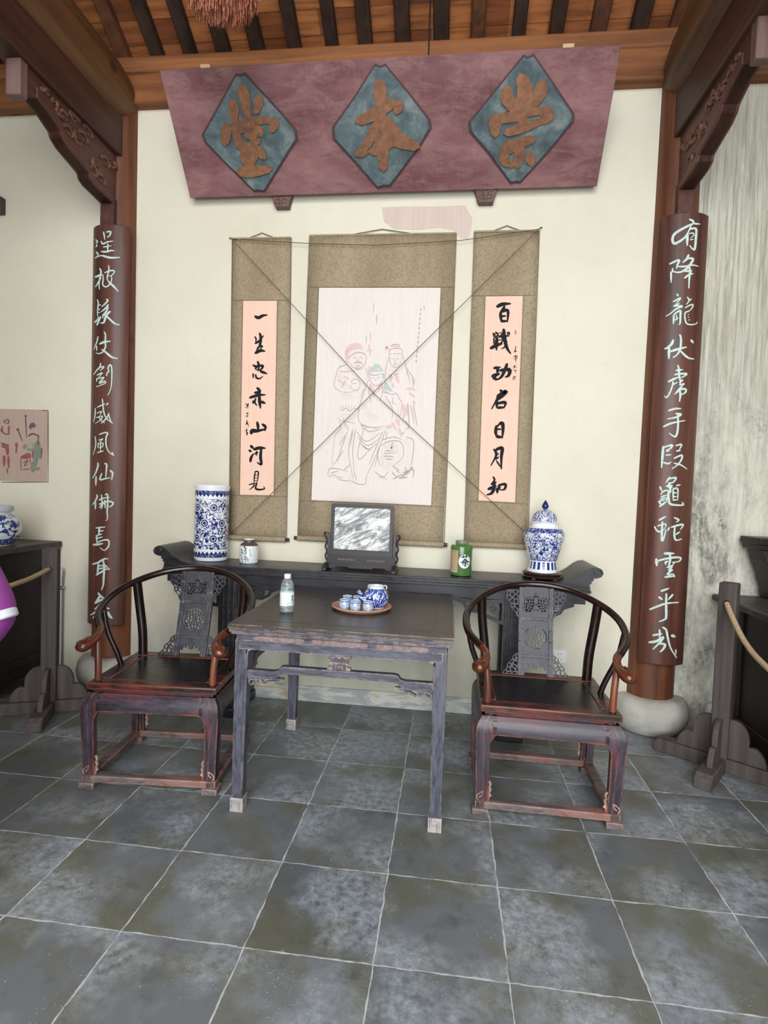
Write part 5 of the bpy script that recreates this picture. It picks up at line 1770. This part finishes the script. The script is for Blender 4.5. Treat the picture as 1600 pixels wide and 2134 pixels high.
cupm = m_porcelain('light_blue_cup_porcelain', scale=70, blobs=.54, white=(230, 238, 242), blue=(58, 96, 160), light=(128, 172, 206), bands=[(.042, .05, 'blue'), (.05, .1, 'white')])
zc = ZQ + .003
for k_, (x, y, lab) in enumerate(((.908, 1.068, 'front left teacup, nearest the tray rim at the left'), (.966, 1.046, 'front teacup in the middle of the tray'), (1.028, 1.05, 'front right teacup, in front of the teapot'),
                                 (.905, 1.162, 'back left teacup, behind the front left one'), (.957, 1.165, 'back teacup, just left of the teapot'))):
    t = thing('teacup', (x, y, zc), 'small blue and white cup: ' + lab, 'cup', 'teacups on the tray')
    MB().lathe([(.001, 0), (.018, 0), (.0225, .005), (.0262, .016), (.0265, .034), (.0245, .042), (.0235, .045), (.0245, .052), (.0228, .053), (.0215, .046), (.024, .034), (.0235, .016), (.015, .006), (.001, .005)], n=36, cap=False).build('body', cupm, t, smooth=50)

pm = m_porcelain('cobalt_pot_porcelain', scale=26, blobs=.46, white=(232, 238, 246), blue=(26, 48, 140), light=(70, 104, 190), bands=[(-1, .008, 'white'), (.008, .02, 'blue'), (.092, .1, 'blue'), (.1, .2, 'white')])
t = thing('teapot', (1.052, 1.168, zc), 'blue and white porcelain teapot without its lid on the tray', 'teapot')
MB().lathe([(.001, 0), (.042, 0), (.045, .004), (.058, .025), (.0635, .05), (.061, .075), (.05, .093), (.04, .1), (.038, .103), (.041, .112), (.038, .113), (.035, .104), (.036, .09), (.03, .02), (.001, .015)], n=48, cap=False).build('body', pm, t, smooth=50)
MB().tube(smooth_path([(-.05, -.025, .035), (-.068, -.034, .05), (-.074, -.037, .07), (-.086, -.043, .088)], 4), [.016, .0155, .015, .014, .0135, .013, .012, .0115, .011, .0105, .010, .0095, .009], 14).build('spout', pm, t)
for s in (-1, 1):
    MB().tube(smooth_path([(s * .03, .03, .096), (s * .036, .034, .108), (s * .046, .04, .104), (s * .048, .04, .09)], 4), .0035, 8).build('lug', wm, t)

# ================================================================== rope barrier stands and ropes


def rope_stand(x, y, ang, hz, label):
    t = thing('rope_stand', (x, y, 0), label, 'barrier stand', 'wooden rope stands', ang)
    m = MAT['stand']
    ps = MB().box((-.043, -.043, .06), (.043, .043, 1.018))
    ps.build('post', m, t, bevel=.006)
    ho = MB()
    ho.tube([(0, -.046, hz), (0, -.0435, hz)], [.017, .017], 20)
    ho.tube([(0, .0435, hz), (0, .046, hz)], [.017, .017], 20)
    ho.build('rope_hole', MAT['black'], t)
    for ax in (0, 1):
        fm = (lambda u, v, w: (u, w, v)) if ax == 0 else (lambda u, v, w: (w, u, v))
        L = .33
        ou = [(-L, 0), (L, 0), (L, .05), (L - .03, .075), (-L + .03, .075), (-L, .05)]
        e = .001 * ax
        MB().prism(ou, fm, -.042 + e, .042 - e).build('base_beam', m, t, bevel=.005)
        for s in (-1, 1):
            pts = [(.04, .07)]
            pts += [(.215 - .085 + .085 * math.cos(a), .072 + .10 * math.sin(a)) for a in [q * PI / 2 / 8 for q in range(0, 7)]]
            pts += [(.135 - .075 + .075 * math.cos(a), .185 + .10 * math.sin(a)) for a in [-.25 + q * (PI / 2 + .25) / 8 for q in range(9)]]
            pts += [(.04, .285)]
            MB().prism([(s * u, v) for u, v in pts], fm, -.014, .014).build('scalloped_brace', m, t, bevel=.004)
    return t


rope_stand(-1.016, 1.535, math.radians(24), .893, 'grey brown wooden rope stand with scalloped feet, left of the left armchair')
rope_stand(2.92, 1.55, math.radians(-37), .912, 'grey brown wooden rope stand with scalloped feet, right of the right pillar')
rope_stand(-.80, -.55, math.radians(4), .893, 'grey brown wooden rope stand at the near end of the left rope, beside the person')
rope_stand(3.02, -.40, math.radians(-5), .912, 'grey brown wooden rope stand holding the near end of the right rope')
tag(MB().tube(smooth_path([(-.998, 1.488, .893), (-.955, 1.28, .87), tuple(at_y(8, 1225, 1.02)), (-.86, .5, .825), (-.825, 0, .84), (-.802, -.49, .893)], 6), .0135, 10).build('rope', MAT['rope']), 'thick tan rope tied to the left rope stand, passing behind the purple sleeve', 'rope', 'barrier ropes')
tag(MB().tube(smooth_path([(2.89, 1.508, .912), (2.885, 1.44, .86), (2.88, 1.28, .76), tuple(at_y(1600, 1393, 1.08)), (2.91, .65, .60), (2.96, .15, .68), (3.015, -.34, .912)], 6), .0135, 10).build('rope', MAT['rope']), 'thick tan rope hanging from the right rope stand', 'rope', 'barrier ropes')

# ================================================================== side cabinet, left
t = thing('side_cabinet', (-1.9, 1.2, 0), 'dark wooden cabinet at the left edge with the big round jar on it', 'cabinet')
c0 = MB().box((-.55, -1.2, .965), (.60, .815, 1.005))
c0.build('top', MAT['cab_top'], t, bevel=.004)
MB().box((-.5, -1.15, .11), (.535, .79, .966)).build('body', MAT['cabinet'], t, bevel=.003)
MB().box((.534, -1.1, .20), (.545, .77, .245)).build('moulding', MAT['cabinet'], t, bevel=.004)
MB().box((.534, -1.1, .90), (.548, .77, .965)).build('moulding', MAT['cabinet'], t, bevel=.004)
for sx in (-.46, .49):
    for sy in (-1.11, .75):
        MB().cbox((sx, sy, .056), (.08, .08, .112)).build('foot', MAT['cabinet'], t, bevel=.004)
jm = m_porcelain('landscape_blue_porcelain', scale=13, blobs=.56, white=(206, 212, 216), blue=(34, 50, 110), light=(78, 100, 160), bands=[(-1, .012, 'white'), (.012, .05, 'blue'), (.2, .23, 'white')])
t = thing('round_jar', (-1.475, 1.60, 1.005), 'round blue and white jar with a landscape, on the dark cabinet at the left edge', 'jar')
MB().lathe([(.001, 0), (.112, 0), (.118, .006), (.128, .02), (.152, .06), (.163, .1), (.158, .145), (.138, .185), (.112, .205), (.105, .208), (.105, .222), (.001, .222)], n=64, cap=False).build('body', jm, t, smooth=50)
MB().lathe([(.106, .219), (.116, .221), (.118, .228), (.118, .25), (.112, .256), (.001, .259)], n=56).build('lid', flat('grey_white_lid', (188, 196, 200), .3), t, smooth=40)

# ================================================================== right-hand table and pedestal
t = thing('side_table', (3.6, 1.2, 0), 'dark wooden table at the right edge behind the rope stand', 'table')
MB().box((-.57, -1.3, .845), (.6, .80, .885)).build('top', MAT['cab_top'], t, bevel=.012, seg=4)
MB().box((-.47, -1.2, .12), (.55, .74, .846)).build('body', MAT['cabinet'], t, bevel=.003)
MB().box((-.485, -1.2, .12), (-.468, .74, .2)).build('moulding', MAT['cabinet'], t, bevel=.004)
MB().box((-.49, .60, .2), (-.468, .70, .846)).build('stile', MAT['cabinet'], t, bevel=.004)
for sx in (-.42, .5):
    for sy in (-1.15, .69):
        MB().cbox((sx, sy, .061), (.09, .09, .122)).build('foot', MAT['cabinet'], t, bevel=.004)
t = thing('altar_stand', (3.51, 1.86, .885), 'small dark raised stand with a tapering carved bracket, on the right-hand table', 'stand')
mb = MB().box((-.34, -.09, .325), (.34, .13, .365))
mb.box((-.325, -.075, .295), (.325, .13, .327))
mb.build('top', MAT['cabinet'], t, bevel=.005)
dm = m_wood('dark_red_brown_bracket', (30, 20, 20), (56, 38, 36), 2, .5)
for s in (-1, 1):
    pr = [(.305, .297), (.30, .27), (.29, .255), (.29, .23), (.272, .21), (.265, .175), (.25, .15), (.245, .11), (.228, .08), (.222, .03), (.215, 0), (.11, 0), (.11, .297)]
    MB().prism([(s * u, v) for u, v in pr], lambda u, v, w: (u, w, v), -.06, .11).build('carved_bracket', dm, t, bevel=.004)
MB().box((-.2, -.03, .0), (.2, .1, .297)).build('back_panel', MAT['cabinet'], t)

# ================================================================== small wall things
t = thing('wall_socket', (2.145, W, .42), 'white double wall socket low on the wall behind the right armchair', 'socket')
MB().box((-.043, -.009, -.043), (.043, 0, .043)).build('plate', MAT['plug'], t, bevel=.003)
MB().box((-.034, -.011, -.034), (.034, -.008, .034)).build('face', MAT['plug'], t, bevel=.002)
sl = MB()
for u, v, an in ((-.008, .018, 0), (.008, .018, 0), (-.009, -.016, .5), (.009, -.016, -.5), (0, -.004, 0)):
    M = Matrix.Translation((u, -.0112, v)) @ Matrix.Rotation(an, 4, 'Y')
    sl.cbox((0, 0, 0), (.0028, .001, .008), M)
sl.build('pin_slots', MAT['black'], t, smooth=0)

t = thing('wall_pipe', (-1.288, 1.985, 0), 'upright pale plastic pipe on the wall between the left rope stand and the left pillar', 'pipe')
MB().tube([(0, 0, .0), (0, 0, .79)], .0135, 16).build('tube', MAT['pipe'], t)
MB().tube([(0, 0, .755), (0, 0, .765), (0, 0, .81), (0, 0, .818)], [.016, .018, .018, .015], 16).build('cap', MAT['pipe'], t)
cl = MB()
for z in (.668, .684):
    cl.tube([(0, 0, z), (0, 0, z + .007)], .0165, 16)
cl.build('clamp', MAT['black'], t)
MB().cbox((.0, .026, .68), (.03, .04, .012)).build('wall_clip', MAT['pipe'], t)

t = thing('elbow_pipe', (3.05, 1.985, 0), 'white plastic elbow pipe low on the stained wall beside the right rope stand', 'pipe')
MB().tube([(0, 0, 0), (0, 0, .15)], .019, 18).build('tube', MAT['pipe'], t)
MB().tube(smooth_path([(0, 0, .135), (0, 0, .165), (.012, 0, .185), (.05, 0, .19)], 5), .0225, 18).build('elbow', MAT['pipe'], t)
MB().tube([(.045, 0, .19), (.6, 0, .19)], .018, 18).build('tube', MAT['pipe'], t)

# print pasted on the left wall
t = thing('wall_print', (-1.75, W, 1.67), 'faded print of robed figures with a lantern, pasted on the wall at the left edge', 'print')
MB().box((-.33, -.004, -.254), (.32, 0, .256)).build('sheet', MAT['print'], t, smooth=0)
CP = (0, 840, 6.883)


def on_pr(px, py, hh):
    p = at_y(px, py, W - .0045 - hh)
    return (p.x + 1.75, p.y - W, p.z - 1.67)


for nm, mm, st in (('rose_figures', flat('print_rose', (152, 82, 86), .85), """60 40 620 120 610|50 100 620 110 740|40 60 760 60 900|34 120 770 125 930|40 235 580 240 640|24 235 650 230 720|30 300 780 400 730 440 750|50 310 775 440 770|50 485 690 480 790|16 430 800 430 860|16 390 800 395 850|26 20 370 20 410|24 130 330 120 440"""),
                   ('purple_hats', flat('print_purple', (112, 84, 106), .85), """70 450 310 500 330|40 430 330 440 370|24 20 580 70 590"""),
                   ('green_robe', flat('print_green', (124, 134, 118), .85), """60 360 610 350 650|80 540 560 530 700 500 900|70 480 850 470 980|60 560 650 570 780|40 400 660 480 670|50 520 950 560 930"""),
                   ('brown_lines', flat('print_line', (96, 70, 66), .85), """14 368 185 370 300 382 500|26 358 185 380 185|14 258 385 320 545|30 245 385 270 375|10 300 790 300 970|10 320 950 430 945|10 330 860 380 830 350 900 400 870|14 60 240 65 290|12 80 250 100 235 125 250 120 285 95 290 82 270|14 30 330 40 420 110 450 140 430|12 545 450 550 600|20 410 470 470 440 560 480|12 600 640 590 800|14 100 940 110 1010|8 600 104 640 106 688 108|8 688 108 689 600 688 1130|8 20 1134 350 1133 688 1132""")):
    ins = MB()
    strokes(ins, CP, st, on_pr, lift=.0002 + .0004 * ['rose_figures', 'purple_hats', 'green_robe', 'brown_lines'].index(nm), taper=.3)
    ins.build('painted_figures', mm, t, smooth=0, fix=False)
patch = MB()
pts = [on_pr(440 / 6.883 + 45 / 6.883 * math.cos(2 * PI * i / 24), 840 + 605 / 6.883 + 50 / 6.883 * math.sin(2 * PI * i / 24), .0035) for i in range(24)]
patch.add(pts, [tuple(range(24))]).build('lantern_disc', flat('print_disc', (166, 158, 140), .85), t, smooth=0)

t = thing('wall_box', (-1.82, W, 3.33), 'small dark box high on the wall at the left edge', 'box')
MB().box((-.07, -.05, -.055), (.052, 0, .058)).build('body', flat('dark_grey_box', (70, 62, 60), .6), t, bevel=.006)
MB().box((-.05, -.054, -.035), (.035, -.049, .035)).build('face', flat('dark_grey_face', (58, 52, 50), .5), t, bevel=.002)

# ================================================================== fibre fringe hanging from the roof
t = thing('fibre_fringe', (.212, 1.0, 3.95), 'tuft of reddish brown fibres hanging from the roof at the top edge', 'fringe')
fm_ = flat('copper_brown_fibre', (206, 138, 112), .7, .3, .45, 60)
MB().lathe([(.182, -.1), (.19, -.06), (.18, .0), (.13, .05), (.05, .08), (.012, .09)], n=40).build('crown', fm_, t, smooth=60)
fb = MB()
rn = random.Random(12)
for i in range(900):
    a = rn.uniform(0, 2 * PI)
    r = .19 * math.sqrt(rn.uniform(.02, 1))
    zb = -.265 + .105 * (r / .19) ** 2 + rn.uniform(-.02, .022)
    p = Vector((r * math.cos(a), r * math.sin(a), -.04))
    q = p + Vector((rn.uniform(-.012, .012) + p.x * .03, rn.uniform(-.012, .012) + p.y * .03, 0))
    q.z = zb
    m_ = (p + q) / 2 + Vector((rn.uniform(-.008, .008), rn.uniform(-.008, .008), 0))
    fb.tube([p, m_, q], [.0032, .0026, .0012], 4, cap=False)
fo = fb.build('fibres', fm_, t, smooth=60)
fo['kind'] = 'stuff'
MB().tube([(0, 0, .085), (0, 0, roof_z(1.0) - 3.95 + .03)], .006, 8).build('cord', MAT['rope'], t)

# ================================================================== person at the left edge


def skin(name, verts, edges, rad, m, parent, sub=2):
    me = bpy.data.meshes.new(name)
    me.from_pydata(verts, edges, [])
    me.update()
    o = bpy.data.objects.new(name, me)
    C.objects.link(o)
    o.parent = parent
    o.modifiers.new('skin', 'SKIN').use_smooth_shade = True
    for i, r in enumerate(rad):
        sv = me.skin_vertices[0].data[i]
        sv.radius = r if hasattr(r, '__len__') else (r, r)
        sv.use_root = (i == 0)
    ss = o.modifiers.new('sub', 'SUBSURF')
    ss.levels = ss.render_levels = sub
    me.materials.append(m)
    return o


# stands just outside the frame facing the cabinet; only the bent right elbow reaches in
EL = at_y(24, 1284, -.2)
px_, py_ = EL.x - .50, EL.y - .03
pr_ = thing('person', (px_, py_, 0), 'person in a purple jacket with a white elbow band, at the left edge', 'person')
ex, ez = EL.x - px_, EL.z
ey = EL.y - py_
skm = flat('skin', (214, 168, 142), .5, .4, .05)
purple = flat('purple_cloth', (148, 66, 150), .6, .3, .16, 9)
white = flat('white_band_cloth', (228, 234, 240), .5, .4, .04, 20)
navy = flat('dark_trousers', (44, 46, 58), .8, .2)
V = [(0, 0, .95), (0, 0, 1.12), (0, -.01, 1.28), (0, 0, 1.38), (0, .005, 1.46), (0, .02, 1.53), (0, .02, 1.62), (0, .02, 1.69),
     (.09, 0, .92), (.1, .01, .5), (.1, -.02, .1), (.1, .09, .05), (-.09, 0, .92), (-.1, .01, .5), (-.1, -.02, .1), (-.1, .09, .05),
     (.17, 0, 1.36), (ex - .055, ey, ez), (.19, .17, .98), (.16, .22, .97),
     (-.17, 0, 1.36), (-.24, .02, 1.1), (-.22, .14, .9), (-.21, .17, .84), (0, .105, 1.585), (0, .04, 1.57)]
E_ = [(0, 1), (1, 2), (2, 3), (3, 4), (4, 5), (5, 25), (25, 6), (6, 7), (0, 8), (8, 9), (9, 10), (10, 11), (0, 12), (12, 13), (13, 14), (14, 15), (3, 16), (16, 17), (17, 18), (18, 19), (3, 20), (20, 21), (21, 22), (22, 23), (25, 24)]
Rr = [.09, .085, .085, .055, .048, .062, .088, .06, .07, .05, .036, .034, .07, .05, .036, .034, .04, .036, .03, .028, .04, .036, .03, .028, .014, .082]
bo = skin('body', V, E_, Rr, skm, pr_)
for s in (-1, 1):
    MB().lathe([(.001, -.01), (.008, -.006), (.01, 0), (.008, .006), (.001, .01)], (s * .034, .102, 1.612), 12).build('eye', MAT['black'], pr_)
    fg = MB()
    hx_, hy_, hz_ = (.155, .235, .965) if s > 0 else (-.208, .185, .81)
    for q in range(4):
        fg.tube(smooth_path([(hx_ - .03 + .018 * q, hy_, hz_), (hx_ - .03 + .018 * q, hy_ + .03, hz_ - .02), (hx_ - .03 + .018 * q, hy_ + .04, hz_ - .06 - .008 * (q in (1, 2)))], 3), .0085, 8)
    fg.tube(smooth_path([(hx_ - s * .035, hy_ - .01, hz_), (hx_ - s * .05, hy_ + .012, hz_ - .03), (hx_ - s * .045, hy_ + .03, hz_ - .05)], 3), .0095, 8)
    fg.build('fingers', skm, bo)
hr = MB()
hr.lathe([(.001, .115), (.05, .105), (.085, .07), (.1, .02), (.1, -.03), (.085, -.07)], (0, .0, 1.625), 28, cap=False)
hr.build('hair', flat('black_hair', (24, 20, 20), .5), pr_)
# jacket: torso and sleeves
jv = [(0, 0, .80), (0, 0, 1.05), (0, 0, 1.3), (0, 0, 1.43), (.19, 0, 1.37), (ex * .74, ey * .8, ez + .14), (ex - .058, ey, ez - .004), (ex - .19, ey + .06, ez - .10), (.205, .165, .985), (-.19, 0, 1.37), (-.26, .01, 1.1), (-.235, .13, .92)]
je = [(0, 1), (1, 2), (2, 3), (2, 4), (4, 5), (5, 6), (6, 7), (7, 8), (2, 9), (9, 10), (10, 11)]
jr = [.155, .15, .155, .10, .082, .072, .076, .070, .05, .082, .068, .05]
skin('jacket', jv, je, jr, purple, pr_)
bn = MB()
d = Vector((-.34, 0, .94))
c_ = Vector((ex - .066, ey, ez - .012))
bn.tube([c_ + d * q for q in (-.013, -.009, .009, .013)], [.064, .0685, .0685, .064], 28)
bn.build('sleeve_band', white, pr_)['label'] = 'white band round the elbow'
tv = [(0, 0, .92), (0, 0, 1.08), (.09, 0, .80), (.1, .01, .5), (.1, -.02, .08), (.1, -.02, .03), (-.09, 0, .80), (-.1, .01, .5), (-.1, -.02, .08), (-.1, -.02, .03)]
skin('trousers', tv, [(0, 1), (0, 2), (2, 3), (3, 4), (4, 5), (0, 6), (6, 7), (7, 8), (8, 9)], [.13, .125, .1, .078, .065, .06, .1, .078, .065, .06], navy, pr_)
for s in (-1, 1):
    MB().prism([(-.1, 0), (.15, 0), (.165, .02), (.15, .045), (.05, .075), (-.03, .09), (-.1, .085)], lambda u, v, w: (s * .1 + w, u, v), -.045, .045).build('shoe', MAT['black'], pr_, bevel=.015, seg=4)
